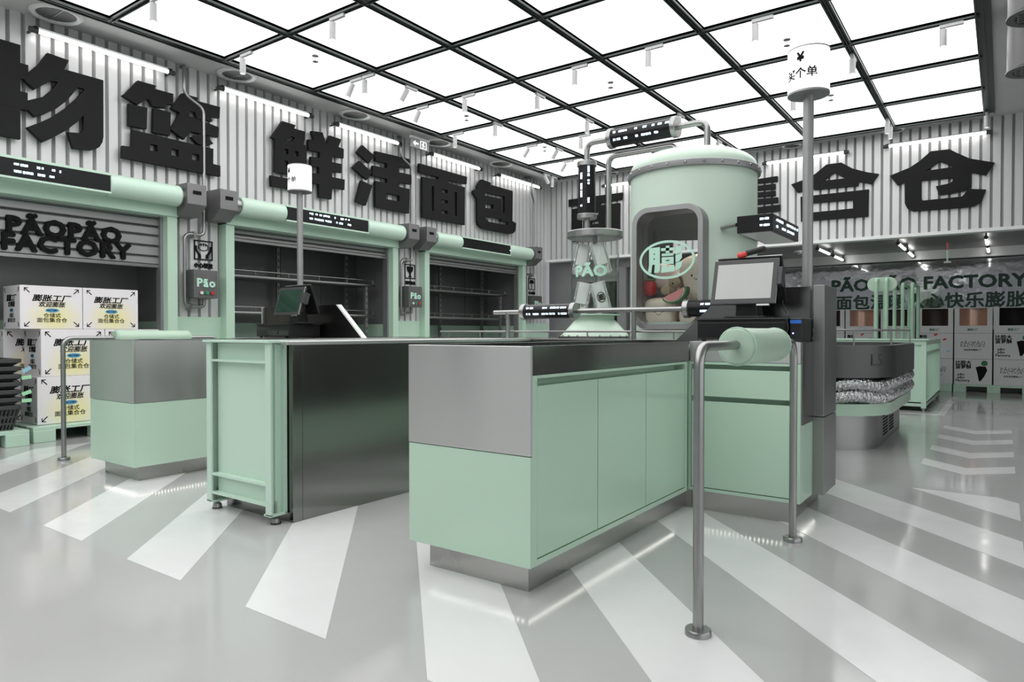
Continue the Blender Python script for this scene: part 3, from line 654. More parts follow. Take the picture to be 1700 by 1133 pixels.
# ---- duct outlets hanging over the right aisle
for y, t in ((7.53, 'farther from the overhead duct elbow'), (6.25, 'next to the overhead duct elbow')):
    x = .2
    r = thing('duct_outlet', (x, y, 3.3), 'hanging grey cylinder duct outlet with a grid mouth, ' + t, 'duct')
    MB().lathe([(.19, HC), (.19, 3.31), (.2, 3.3), (.2, 3.29), (.15, 3.29), (.15, 3.36)], (x, y), 40).build('shell', 'duct_dark', r, smooth=True)
    MB().cyl((x, y, 3.36), (x, y, 3.37), .16, seg=24).build('back_plate', 'ink', r)
    g = MB()
    for k in range(-3, 4):
        h = math.sqrt(.15**2-(k*.042)**2); g.box(x+k*.042-.004, x+k*.042+.004, y-h, y+h, 3.295, 3.302); g.box(x-h, x+h, y+k*.042-.004, y+k*.042+.004, 3.295, 3.302)
    g.build('grid', 'steel_matte', r)
tag(MB().tube([(.12, 5.3, 3.62), (.12, 5.85, 3.62), (.12, 5.85, HC)], .13, bend=.2, seg=28).build('duct_elbow', 'steel_matte', loc=(.12, 5.6, 3.6), smooth=True), 'shiny round steel duct elbow turning up into the grey soffit', 'duct')
# ================================================================== CHECKOUT ISLAND
ZT = .95
def near_checkout():
    r = thing('checkout_counter', (-1.7, 3.0, 0), 'mint and steel checkout counter with three flush doors in its side', 'counter')
    box('plinth', 'steel_plinth', r, -1.985, -1.475, 2.16, 4.40, 0, .12); box('plinth_return', 'steel_plinth', r, -1.475, -1.432, 3.745, 4.40, 0, .12)
    box('carcass', 'mint', r, -2.03, -1.478, 2.10, 4.42, .12, .84)
    box('front_panel_lower', 'mint', r, -2.035, -1.415, 2.085, 2.10, .12, .535, .0015)
    box('front_panel_upper', 'steel', r, -2.035, -1.415, 2.083, 2.10, .539, .948, .0015)
    box('side_rail', 'mint', r, -1.478, -1.418, 2.10, 3.64, .826, .838)
    box('side_stile', 'mint', r, -1.478, -1.418, 2.10, 2.135, .12, .826)
    box('bottom_rail', 'mint', r, -1.478, -1.418, 2.135, 3.64, .12, .142)
    box('side_stile', 'mint', r, -1.478, -1.418, 3.602, 3.64, .142, .826)
    for a, b in ((2.138, 2.608), (2.614, 3.098), (3.104, 3.598)): box('door', 'mint', r, -1.440, -1.419, a, b, .147, .797, .001)
    box('fascia', 'steel_mirror', r, -1.455, -1.418, 2.10, 3.66, .840, .948)
    box('back_panel', 'dark_steel', r, -2.042, -2.03, 2.10, 4.40, .45, .948)
    t = MB().box(-2.03, -1.98, 2.10, 4.42, .84, .948).box(-1.98, -1.455, 2.10, 2.13, .84, .946).box(-1.98, -1.455, 2.13, 4.42, .84, .90)
    t.build('sunken_worktop', 'steel_mirror', r)
    l = led_dots(led_dots(MB(), -1.98, -1.48, 2.152, 2.158, .113, .119), -1.474, -1.468, 2.16, 3.60, .113, .119); l.build('led_strip', 'led_warm', r)
    # return carrying the till
    c = thing('till_counter', (-1.13, 3.98, 0), 'mint till counter with a drawer over a flat door, joined to the checkout counter', 'counter')
    box('plinth', 'steel_plinth', c, -1.430, -.895, 3.745, 4.40, 0, .12)
    box('carcass', 'mint', c, -1.43, -.85, 3.74, 4.42, .12, .84)
    box('stile', 'mint', c, -1.43, -1.412, 3.68, 3.74, .12, .838); box('stile', 'mint', c, -.882, -.835, 3.68, 3.74, .12, .838)
    box('top_rail', 'mint', c, -1.412, -.882, 3.68, 3.74, .824, .838); box('bottom_rail', 'mint', c, -1.412, -.882, 3.68, 3.74, .12, .138)
    box('drawer_front', 'mint', c, -1.408, -.886, 3.677, 3.70, .648, .798, .001)
    box('door', 'mint', c, -1.408, -.886, 3.677, 3.70, .143, .620, .001)
    box('fascia', 'steel', c, -1.418, -.835, 3.677, 3.70, .840, .948)
    box('side_panel_lower', 'mint', c, -.85, -.835, 3.74, 3.96, .12, .518)
    box('side_panel_upper', 'steel_mirror', c, -.85, -.830, 3.70, 3.96, .522, .948, .001)
    box('worktop', 'steel', c, -1.43, -.85, 3.70, 4.42, .84, .95)
    led_dots(led_dots(MB(), -1.40, -.90, 3.736, 3.742, .113, .119), -.893, -.887, 3.75, 4.30, .113, .119).build('led_strip', 'led_warm', c)
    p = thing('steel_pillar', (-.807, 4.12, .12), 'slim brushed steel pillar fixed to the side of the till counter', 'pillar')
    box('lower_casing', 'steel_dark', p, -.835, -.779, 3.96, 4.29, .12, .540, .0015); box('upper_casing', 'steel_dark', p, -.835, -.779, 3.96, 4.29, .545, 1.255, .0015)
near_checkout()

def left_checkout():
    r = thing('checkout_counter', (-4.95, 3.2, 0), 'mint and brushed steel checkout counter beside the printed cartons', 'counter')
    box('plinth', 'steel_plinth', r, -5.19, -4.71, 2.25, 4.40, 0, .105)
    box('carcass', 'mint', r, -5.26, -4.65, 2.20, 4.42, .105, .94)
    box('front_panel_lower', 'mint', r, -5.268, -4.638, 2.188, 2.20, .105, .528, .0015); box('front_panel_upper', 'steel', r, -5.268, -4.638, 2.186, 2.20, .531, .946, .0015)
    box('side_panel_lower', 'mint', r, -4.65, -4.638, 2.20, 4.42, .105, .528); box('side_panel_upper', 'steel', r, -4.65, -4.636, 2.20, 4.42, .531, .946)
    box('worktop', 'steel_mirror', r, -5.26, -4.65, 2.20, 4.42, .94, .95)
    led_dots(led_dots(MB(), -5.18, -4.72, 2.242, 2.248, .098, .104), -4.708, -4.702, 2.25, 4.3, .098, .104).build('led_strip', 'led_warm', r)
    for a, b, t in ((-5.85, -5.27, 'steel topped side counter under the till with the dark screen'), (-4.635, -4.15, 'steel topped side counter under the bright slanted edge')):
        c = thing('side_counter', ((a+b)/2, 4.0, 0), t, 'counter')
        box('carcass', 'mint', c, a, b, 3.66, 4.42, .1, .93); box('worktop', 'steel', c, a, b, 3.65, 4.42, .93, .95); box('plinth', 'steel_plinth', c, a+.05, b-.05, 3.72, 4.40, 0, .1)
left_checkout()

def central_counter():
    r = thing('central_counter', (-3.33, 3.2, 0), 'long mirror-steel counter with a mint steel frame on its short end', 'counter')
    box('body', 'steel_mirror', r, -3.62, -3.03, 2.225, 4.41, 0, .932)
    box('side_cover', 'steel_mirror', r, -3.03, -3.008, 2.285, 4.41, 0, .932, .001); box('edge_cover', 'steel_mirror', r, -3.03, -3.006, 2.222, 2.282, 0, .932, .001)
    box('worktop', 'steel', r, -3.66, -2.985, 2.17, 4.415, .934, .952, .002)
    f = box('frame_panel', 'mint_light', r, -3.60, -3.07, 2.160, 2.172, .10, .94)
    for x0, x1 in ((-3.645, -3.60), (-3.095, -3.05)):
        MB().box(x0, x1, 2.118, 2.128, .05, .945).box(x0, x1, 2.205, 2.218, .05, .945).box((x0 if x0 < -3.3 else x0), (x0+.012), 2.128, 2.205, .05, .945).build('frame_post', 'mint_light', r)
    for z in (.838, .20, .095): box('frame_rib', 'mint_light', r, -3.60, -3.095, 2.12, 2.20, z, z+.012)
    box('frame_cap', 'mint_light', r, -3.655, -3.04, 2.10, 2.218, .945, .958, .002)
    box('foot_plate', 'mint_light', r, -3.645, -3.585, 2.118, 2.218, .045, .055); box('foot_plate', 'mint_light', r, -3.11, -3.05, 2.118, 2.218, .045, .055)
    for x in (-3.62, -3.075):
        y = 2.165
        ft = MB().lathe([(.001, 0), (.024, .0), (.026, .01), (.022, .028), (.012, .036), (.006, .038), (.006, .12), (.001, .12)], (x, y), 20).build('levelling_foot', 'steel_pipe', r, smooth=True)
        MB().cyl((x, y, 0), (x, y, .008), .027, seg=20).build('rubber_pad', 'black_plastic', ft)
central_counter()

# rear island joining both checkouts
r = thing('island_counter', (-3.3, 5.1, 0), 'wide steel topped island counter carrying the mint tank and the glass dispenser', 'counter')
box('body', 'mint', r, -5.85, -1.12, 4.42, 5.72, .1, .92); box('plinth', 'steel_plinth', r, -5.8, -1.18, 4.47, 5.66, 0, .1)
box('worktop', 'steel_mirror', r, -5.87, -1.10, 4.42, 5.74, .92, .95, .002)
# low guard rail on the island
g = thing('guard_rail', (-2.9, 4.47, ZT), 'thin low steel guard rail along the front edge of the island top', 'rail')
MB().tube([(-3.98, 4.468, 1.006), (-1.75, 4.468, 1.006)], .0075, seg=10).build('top_bar', 'steel_pipe', g, smooth=True)
for k in range(7): MB().cyl((-3.88+k*.34, 4.47, ZT), (-3.88+k*.34, 4.47, 1.002), .005, seg=8).build('post', 'steel_pipe', g)

# ---- steel pipe barriers with padded rolls
def barrier(x, y0, y1, label, pad):
    r = thing('pipe_barrier', (x, (y0+y1)/2, 0), label, 'barrier', 'padded pipe barriers')
    MB().tube([(x, y0, .01), (x, y0, .953), (x, y1, .953), (x, y1, .01)], .0175, bend=.075, seg=16, steps=8).build('bent_pipe', 'steel_pipe', r, smooth=True)
    for y in (y0, y1):
        MB().lathe([(.001, .022), (.040, .022), (.043, .018), (.043, 0), (.001, 0)], (x, y), 28).build('foot_flange', 'steel_pipe', r, smooth=True)
    a, b = pad; n = 40; R0 = .07
    m = MB(); prof = [(.0, a-.002), (.045, a-.004), (.064, a+.002), (R0, a+.018), (R0-.0015, (a*2+b)/3), (R0, (a+b)/2), (R0-.001, (a+b*2)/3), (R0, b-.018), (.064, b-.002), (.045, b+.004), (0, b+.002)]
    vs = []; rg = random.Random(5)
    for rr, yy in prof:
        for k in range(n):
            t = 2*PI*k/n; q = rr*(1+.012*math.sin(9*t+yy*30)); vs.append((x+q*math.cos(t), yy, .947+q*math.sin(t)))
    fs = [(i*n+k, i*n+(k+1) % n, (i+1)*n+(k+1) % n, (i+1)*n+k) for i in range(len(prof)-1) for k in range(n)]
    p = m.add(vs, fs).build('pad_roll', 'mint_leather', r, smooth=True)
    for yy in (a+.016, b-.016):
        MB().tube([(x+.071*math.cos(2*PI*k/24), yy, .947+.071*math.sin(2*PI*k/24)) for k in range(25)], .003, seg=6).build('piping', 'mint_matte', p, smooth=True)
    MB().box(x-.004, x+.004, a+.01, b-.01, .947-.0735, .947-.068).build('seam_flap', 'mint_matte', p)
barrier(-.81, 2.18, 3.43, 'steel pipe barrier with a mint leather roll, facing the flush mint doors', (2.56, 3.10))
barrier(-5.955, 2.28, 3.57, 'steel pipe barrier with a mint leather roll, beside the printed cartons', (2.66, 3.29))

# ---- tills
def till(mx, my, lab, tilt_z, front_mat, group):
    """screen bottom-left front corner at (mx,my,1.16)"""
    r = thing('till_terminal', (mx+.17, my+.14, ZT), lab, 'till', group)
    w, h, t = .350, .258, .028
    R = Matrix.Rotation(tilt_z, 3, 'Z') @ Matrix.Rotation(math.radians(-17), 3, 'X')
    piv = Vector((mx+.175, my, 1.155))
    def part(name, mat, c, s, bevel=.004, par=r):
        m = MB().obox(piv + R @ Vector(c), s, R); return m.build(name, mat, par, bevel=bevel)
    fr = part('screen_frame', 'steel_pipe', (0, t/2, h/2), (w, t*.6, h)); part('bezel', 'grey_plastic', (0, t/2-.0095, h/2), (w-.006, .004, h-.006), .001, fr)
    part('screen', front_mat, (0, t/2-.0125, h/2), (w-.052, .003, h-.056), 0, fr); part('screen_back', 'black_plastic', (0, t, h/2), (w-.01, t*.8, h-.01))
    part('lower_lip', 'steel_pipe', (.11, t/2, -.006), (.07, t*.6, .014), .003)
    part('rear_housing', 'black_plastic', (.02, .065, h*.52), (w*.55, .07, h*.7), .006); part('card_reader', 'grey_plastic', (w/2+.012, .03, h*.6), (.022, .06, .1), .003)
    R2 = Matrix.Rotation(tilt_z, 3, 'Z') @ Matrix.Rotation(math.radians(20), 3, 'X'); p2 = piv + Vector((0, .24, -.005))
    m = MB().obox(p2 + R2 @ Vector((0, 0, .15)), (.35, .02, .27), R2).build('customer_screen', 'black_plastic', r, bevel=.004)
    MB().obox(p2 + R2 @ Vector((0, .0115, .15)), (.33, .003, .25), R2).build('customer_display', 'display_black', m); MB().obox(p2 + R2 @ Vector((0, -.004, .287)), (.35, .014, .004), R2).build('edge_strip', 'steel_pipe', m)
    c = piv + Vector((0, .14, 0))
    MB().hexa([(c.x-.06, c.y-.06, 1.08), (c.x+.06, c.y-.06, 1.08), (c.x+.06, c.y+.07, 1.08), (c.x-.06, c.y+.07, 1.08), (c.x-.045, c.y-.07, 1.28), (c.x+.045, c.y-.07, 1.28), (c.x+.045, c.y+.03, 1.28), (c.x-.045, c.y+.03, 1.28)]).build('stand', 'black_plastic', r, bevel=.006)
    MB().box(c.x-.11, c.x+.11, c.y-.10, c.y+.10, 1.0755, 1.09).build('base', 'black_plastic', r, bevel=.004)
    return r
def cash_drawer(x0, y0, lab):
    r = thing('cash_drawer', (x0+.235, y0+.18, ZT), lab, 'cash drawer')
    box('body', 'black_plastic', r, x0, x0+.475, y0+.008, y0+.335, .962, 1.068, .003); box('front', 'black_gloss', r, x0+.004, x0+.471, y0, y0+.01, .968, 1.052, .002)
    tp = box('top_cover', 'black_plastic', r, x0-.008, x0+.483, y0-.008, y0+.34, 1.066, 1.075, .003)
    rb = MB()
    for k in range(38): rb.box(x0+.006+k*.0122, x0+.013+k*.0122, y0-.004, y0+.002, 1.074, 1.079)
    rb.build('ridge', 'grey_plastic', tp)
    lk = MB().cyl((x0+.30, y0+.002, 1.0), (x0+.30, y0-.006, 1.0), .011, seg=14).build('lock', 'steel_pipe', r, smooth=True)
    MB().box(x0+.298, x0+.302, y0-.024, y0-.005, .985, 1.015).build('key', 'steel_pipe', lk)
    for dx in (.03, .44):
        for dy in (.03, .30): MB().cyl((x0+dx, y0+dy, ZT), (x0+dx, y0+dy, .964), .012, seg=10).build('foot', 'black_plastic', r)
till(-1.322, 3.72, 'till terminal with a pale blank screen on the till counter by the padded guard rail', 0, 'screen_grey', 'till terminals')
cash_drawer(-1.388, 3.70, 'black cash drawer under the till with the pale blank screen')
till(-5.285, 3.70, 'till terminal with a dark reflecting screen behind the central counter', 0.0, 'screen_green', 'till terminals')
cash_drawer(-5.52, 3.69, 'black cash drawer under the till with the dark screen')
# receipt printer / network box with blue strip
r = thing('receipt_printer', (-.86, 3.87, ZT), 'black box with a blue glowing strip next to the cash drawer', 'printer')
box('body', 'black_plastic', r, -.902, -.842, 3.735, 3.99, ZT, 1.074, .004); box('blue_strip', 'led_blue', r, -.899, -.845, 3.731, 3.736, 1.046, 1.064)
MB().cyl((-.885, 3.736, .995), (-.885, 3.731, .995), .004, seg=10).build('power_light', 'led_violet', r)
tag(MB().tube([(-.955, 3.80, 1.17), (-.935, 3.76, 1.12), (-.91, 3.73, 1.10), (-.905, 3.68, 1.085), (-.897, 3.672, 1.05), (-.893, 3.67, 1.02), (-.90, 3.672, 1.0), (-.91, 3.668, .952)], .0035, bend=.03, seg=6).build('till_cable', 'black_plastic', loc=(-.92, 3.72, 1.0), smooth=True), 'thin black cable hanging from the till past the blue-striped box', 'cable')
# hand scanner lying on the till
r = thing('barcode_scanner', (-1.14, 3.83, 1.43), 'black hand scanner with a red front lying on top of the till', 'scanner')
R = Matrix.Rotation(math.radians(-12), 3, 'Y')
MB().obox((-1.11, 3.835, 1.447), (.12, .045, .03), R).build('handle', 'black_plastic', r, bevel=.012); MB().obox((-1.175, 3.83, 1.430), (.055, .05, .028), R).build('head', 'scanner_red', r, bevel=.01)
# slanted steel screens behind the tills
r = tag(MB().prism([[(-1.654,.951),(-.872,.951),(-.872,1.255),(-1.334,1.255)]], (0,4.055,0), (1,0,0), (0,0,1), (0,1,0), .012).build('till_screen', 'steel_mirror', loc=(-1.2, 4.06, ZT)), 'brushed steel screen with a slanted edge behind the till with the pale screen', 'screen')
r = thing('till_screen', (-5.1, 4.0, ZT), 'steel screen with a bright slanted edge behind the till with the dark screen', 'screen')
MB().prism([[(-5.94,.951),(-4.517,.951),(-4.85,1.248),(-5.94,1.248)]], (0,4.06,0), (1,0,0), (0,0,1), (0,1,0), .012).build('sheet', 'steel_black', r)
MB().prism([[(-4.517,.951),(-4.490,.951),(-4.823,1.248),(-4.85,1.248)]], (0,4.045,0), (1,0,0), (0,0,1), (0,1,0), .04).build('slanted_edge', 'white_paint', r)  # steel flange coloured white in place of the ceiling light it catches
box('end_edge', 'steel', r, -5.955, -5.94, 4.04, 4.13, .951, 1.248)

# ---- lit drum signs on poles
def drum_sign(x, y, lab):
    r = thing('drum_sign', (x, y, ZT), lab, 'sign', 'lit drum signs on poles')
    MB().cyl((x, y, ZT), (x, y, 2.37), .029, seg=20).build('pole', 'steel_matte', r, smooth=True); MB().lathe([(.001, ZT), (.06, ZT), (.06, ZT+.012), (.03, ZT+.014)], (x, y), 24).build('pole_foot', 'steel_matte', r)
    d = MB().lathe([(.001, 2.612), (.112, 2.612), (.112, 2.372), (.001, 2.372)], (x, y), 48).build('drum', 'drum_light', r, smooth=True)
    MB().lathe([(.001, 2.373), (.113, 2.373), (.113, 2.362), (.001, 2.362)], (x, y), 48).build('bottom_plate', 'steel_matte', r)
    MB().lathe([(.001, 2.611), (.1135, 2.611), (.1135, 2.618), (.001, 2.618)], (x, y), 48).build('top_plate', 'steel_matte', r)
    def wrap(body, size, z, ang, bold):
        me = text_mesh(body, size, bold, .002, 0, 1.0).copy(); me.materials.clear(); me.materials.append(MATS['ink'])
        for v in me.vertices:
            t = ang + v.co.x/.113; rr = .1125 + v.co.z*.5
            v.co = (rr*math.cos(t), rr*math.sin(t), z - ZT + v.co.y)
        o = bpy.data.objects.new('lettering', me); COL.objects.link(o); o.parent = d; return o
    wrap('¥', .07, 2.555, math.radians(-100), .003); wrap('买个单', .062, 2.465, math.radians(-100), .0015)
    return r
drum_sign(-.918, 4.2, 'lit white drum sign on a pole by the slim steel pillar')
drum_sign(-5.56, 4.2, 'lit white drum sign on a pole in front of the shutter wall')

# ================================================================== TANK AND DISPENSER
TX, TY, TR = -1.912, 5.0, .462
def tank():
    r = thing('mint_tank', (TX, TY, ZT), 'big mint domed tank with a riveted band and a window full of plush toys', 'tank')
    # shell with window openings front (-y) and back (+y)
    seg, rows = 96, 40; z0, z1 = ZT, 2.19; vs = []; fs = []
    wx, wz0, wz1 = .225, 1.07, 1.84
    for Rr in (TR, TR-.015):
        for i in range(rows+1):
            for k in range(seg): t = 2*PI*k/seg; vs.append((TX+Rr*math.cos(t), TY+Rr*math.sin(t), z0+(z1-z0)*i/rows))
    N = (rows+1)*seg
    def hole(i, k):
        t = 2*PI*(k+.5)/seg; z = z0+(z1-z0)*(i+.5)/rows; xx = TR*math.cos(t)
        if math.sin(t) < 0: return abs(xx) < wx and wz0 < z < wz1
        return -.30 < xx < .28 and 1.12 < z < 1.75
    for i in range(rows):
        for k in range(seg):
            if hole(i, k): continue
            k2 = (k+1) % seg; fs.append((i*seg+k, i*seg+k2, (i+1)*seg+k2, (i+1)*seg+k))
    MB().add(vs[:N], fs).build('shell', 'mint_tank', r, smooth=True, fix=False)
    MB().add(vs[N:], [f[::-1] for f in fs]).build('inner_lining', 'lining_dark', r, smooth=True, fix=False)
    prof = [(TR*1.0, 2.19), (TR*1.0, 2.215)] + [(TR*1.0*math.cos(t)**.75 if t < PI/2-.01 else .001, 2.215+.145*math.sin(t)) for t in [PI/2*k/14 for k in range(1, 15)]]
    MB().lathe(prof, (TX, TY), 64).build('dome', 'mint_tank', r, smooth=True)
    bd = MB().lathe([(TR-.002, 2.155), (TR+.022, 2.155), (TR+.024, 2.16), (TR+.024, 2.195), (TR+.02, 2.2), (TR-.002, 2.2)], (TX, TY), 64).build('steel_band', 'steel_matte', r, smooth=True)
    for k in range(24):
        t = 2*PI*k/24; c = Vector((TX+(TR+.022)*math.cos(t), TY+(TR+.022)*math.sin(t), 2.178)); d = Vector((math.cos(t), math.sin(t), 0))
        MB().cyl(c, c+d*.009, .012, .007, seg=10).build('rivet', 'steel_pipe', bd, smooth=True)
    MB().cyl((TX, TY, ZT+.06), (TX, TY, ZT+.075), TR-.02, seg=48).build('inner_floor', 'bay_dark', r)
    box('added_toy_light', 'added_toy_light', r, TX-.15, TX+.15, TY-.36, TY-.28, 1.985, 1.995)  # added light, hidden above the window opening to brighten the plush toys
    # window frame (rounded box tunnel facing -y)
    def rr_ring(hw, z0, z1, rad, n=8):
        pts = []
        for cx, cz, a0 in ((hw-rad, z1-rad, 0), (-hw+rad, z1-rad, 90), (-hw+rad, z0+rad, 180), (hw-rad, z0+rad, 270)):
            for k in range(n+1): a = math.radians(a0+90*k/n); pts.append((cx+rad*math.cos(a), cz+rad*math.sin(a)))
        return pts
    fy = TY-TR-.035
    MB().prism([rr_ring(.262, 1.02, 1.885, .12), rr_ring(.226, 1.058, 1.848, .09)], (TX, fy, 0), (1,0,0), (0,0,1), (0,1,0), .19).build('window_frame', 'steel_matte', r, smooth=True, bevel=.003)
    gl = MB().prism([rr_ring(.228, 1.056, 1.85, .09)], (TX, fy+.012, 0), (1,0,0), (0,0,1), (0,1,0), .005).build('window_pane', 'window_glass', r)
    # oval emblem with the character on the glass
    o = (TX+.0, fy+.011, 1.508); U = ((1,0,0), (0,0,1), (0,-1,0), .004)
    ring = [(.205*math.cos(2*PI*k/64), .135*math.sin(2*PI*k/64)) for k in range(64)]
    MB().prism([ring, [(.188*math.cos(2*PI*k/64), .118*math.sin(2*PI*k/64)) for k in range(64)]], o, *U).build('oval_emblem', 'mint_print', gl)
    def hz(x0, x1, y0, y1): return [[(x0,y0),(x1,y0),(x1,y1),(x0,y1)]]
    m = MB()
    # heavy block character drawn stroke by stroke: left moon radical, middle drum, right three strokes
    m.prism([[(-.132,.088),(-.050,.092),(-.050,-.075),(-.062,-.088),(-.092,-.088),(-.088,-.03),(-.108,-.03),(-.115,-.088),(-.140,-.080),(-.132,-.03)], [(-.098,.05),(-.088,.05),(-.088,.04),(-.098,.04)], [(-.098,.015),(-.088,.015),(-.088,.005),(-.098,.005)]], o, *U)
    m.prism(hz(-.042, .056, .062, .082), o, *U); m.prism(hz(-.006, .020, .040, .098), o, *U); m.prism(hz(-.036, .050, .026, .044), o, *U)
    m.prism([[(-.036,-.032),(.052,-.032),(.052,.018),(-.036,.018)], [(-.006,-.010),(.022,-.010),(.022,-.002),(-.006,-.002)]], o, *U)
    m.prism([[(-.042,-.090),(.058,-.083),(.058,-.060),(.054,-.038),(.026,-.040),(.018,-.055),(.008,-.055),(-.002,-.040),(-.032,-.040),(-.036,-.060)]], o, *U)
    for q in (.05, -.005, -.06): m.prism([[(.066,q-.018),(.090,q-.012),(.112,q+.012),(.112,q+.046),(.066,q+.032)]], o, *U)
    m.build('emblem_character', 'mint_print', gl)
    MB().cyl((TX+.30, TY-.30, 1.72), (TX+.46, TY-.40, 1.72), .013, seg=12).build('sign_bracket', 'steel_pipe', r, smooth=True)
    # vertical weld seam
    return r
tank()

# box display bracketed on the tank
r = thing('led_box_sign', (-1.33, 4.9, 1.66), 'black box sign with running LED text bracketed to the side of the tank', 'sign')
box('casing', 'display_black', r, -1.445, -1.215, 4.58, 5.27, 1.66, 1.772, .002); box('under_panel', 'white_paint', r, -1.425, -1.235, 4.60, 5.25, 1.655, 1.661)
led_dashes(MB(), (-1.215, 4.58, 0), FX, [(1.742, (.02, .67), 1.3), (1.70, (.02, .67), 1.3)], 0, 1, .012, 11).build('led_text', 'led_text', r)
led_dashes(MB(), (-1.445, 4.58, 0), FY, [(1.742, (.15, .225), .8), (1.70, (.15, .225), .8)], 0, 1, .012, 12).build('led_text', 'led_text', r)

PX, PY = -2.747, 5.0
def dispenser():
    r = thing('glass_dispenser', (PX, PY, ZT), 'glass cylinder dispenser on a mint conical base with steel top plate', 'dispenser')
    f = MB().cyl((PX, PY, ZT), (PX, PY, ZT+.018), .305, seg=48).build('base_flange', 'dark_steel', r, smooth=True)
    for k in range(20):
        t = 2*PI*k/20; MB().cyl((PX+.288*math.cos(t), PY+.288*math.sin(t), ZT+.018), (PX+.288*math.cos(t), PY+.288*math.sin(t), ZT+.027), .008, .006, seg=8).build('bolt', 'steel_pipe', f)
    MB().lathe([(.285, ZT+.018), (.168, 1.098), (.160, 1.10), (.160, 1.142), (.001, 1.142)], (PX, PY), 48).build('conical_base', 'mint_tank', r, smooth=True)
    MB().lathe([(.198, 1.143), (.198, 1.775), (.194, 1.775), (.194, 1.143)], (PX, PY), 48).build('glass_cylinder', 'glass', r, smooth=True)
    MB().lathe([(.200, 1.137), (.207, 1.14), (.207, 1.15), (.16, 1.15)], (PX, PY), 48).build('lower_ring', 'mint_light', r, smooth=True)
    MB().lathe([(.001, 1.775), (.222, 1.775), (.230, 1.782), (.230, 1.825), (.222, 1.832), (.001, 1.832)], (PX, PY), 48).build('top_plate', 'steel_pipe', r, smooth=True)
    MB().cyl((PX, PY, 1.142), (PX, PY, 1.776), .018, seg=16).build('centre_rod', 'steel_pipe', r, smooth=True)
    MB().cyl((PX, PY, 1.452), (PX, PY, 1.462), .185, seg=40).build('shelf_disc', 'glass', r, smooth=True)
    # lettering on the glass
    me = text_mesh('PÃO', .12, .006, .002, 0, 1.15).copy(); me.materials.clear(); me.materials.append(MATS['mint_print'])
    a0 = math.radians(-72)
    for v in me.vertices:
        t = a0 + v.co.x/.2; rr = .2005+v.co.z*.5; v.co = (rr*math.cos(t), rr*math.sin(t), 1.505-ZT+v.co.y)
    o = bpy.data.objects.new('lettering', me); COL.objects.link(o); o.parent = r
dispenser()
# packets inside the dispenser
def packet(c, yaw, lean, lab, oval):
    r = thing('bread_packet', (c[0], c[1], c[2]-.13), lab, 'packet', 'white packets in the glass dispenser')
    R = Matrix.Rotation(yaw, 3, 'Z') @ Matrix.Rotation(lean, 3, 'Y')
    w, h, t = .112, .255, .05; n = 8; vs = []; fs = []
    for i in range(n+1):
        for j in range(n+1):
            a, b = i/n*2-1, j/n*2-1; th = t/2*(1-a**6)*(1-abs(b)**5)*.9+.002
            vs.append((a*w/2, -th, b*h/2)); vs.append((a*w/2, th, b*h/2))
    id = lambda i, j, s: 2*(i*(n+1)+j)+s
    for i in range(n):
        for j in range(n):
            fs.append((id(i,j,0), id(i+1,j,0), id(i+1,j+1,0), id(i,j+1,0))); fs.append((id(i,j,1), id(i,j+1,1), id(i+1,j+1,1), id(i+1,j,1)))
    for j in range(n):
        fs.append((id(0,j,0), id(0,j+1,0), id(0,j+1,1), id(0,j,1))); fs.append((id(n,j,0), id(n,j,1), id(n,j+1,1), id(n,j+1,0)))
    for i in range(n):
        fs.append((id(i,0,0), id(i,0,1), id(i+1,0,1), id(i+1,0,0))); fs.append((id(i,n,0), id(i+1,n,0), id(i+1,n,1), id(i,n,1)))
    C = Vector(c)
    MB().add([C + R @ Vector(v) for v in vs], fs).build('pouch', 'packet', r, smooth=True)
    g = MB()
    for s in (-1, 1):
        g.obox(C + R @ Vector((s*(w/2+.002), 0, 0)), (.012, t*.75, h*.96), R)
    g.build('gusset', 'packet_silver', r, bevel=.004)
    fr = (R @ Vector((1,0,0)), R @ Vector((0,0,1)), R @ Vector((0,-1,0)))
    if oval:
        ring = [(.035*math.cos(2*PI*k/28), .043*math.sin(2*PI*k/28)) for k in range(28)]
        MB().prism([ring, [(p*.85, q*.87) for p, q in ring]], C + R @ Vector((0, -t/2*.9-.004, .0)), fr[0], fr[1], fr[2], .002).build('print_oval', 'ink', r)
        text('print_lettering', '膨', .055, 'ink', r, C + R @ Vector((0, -t/2*.9-.003, 0)), fr, bold=.002, ext=.001)
    else:
        text('print_lettering', '膨胀工厂', .022, 'ink', r, C + R @ Vector((0, -t/2*.9-.003, -.06)), fr, bold=.001, ext=.001)
packet((PX-.085, PY-.065, 1.60), math.radians(20), math.radians(11), 'white bread packet on the upper tier of the dispenser, beside the PÃO lettering', False)
packet((PX+.085, PY-.06, 1.60), math.radians(38), math.radians(-15), 'white bread packet on the upper tier of the dispenser, leaning on the centre rod', False)
packet((PX-.085, PY-.065, 1.285), math.radians(20), math.radians(11), 'white bread packet on the lower tier of the dispenser without a round print', False)
packet((PX+.085, PY-.06, 1.285), math.radians(38), math.radians(-15), 'white bread packet with a round black print on the lower tier of the dispenser', True)

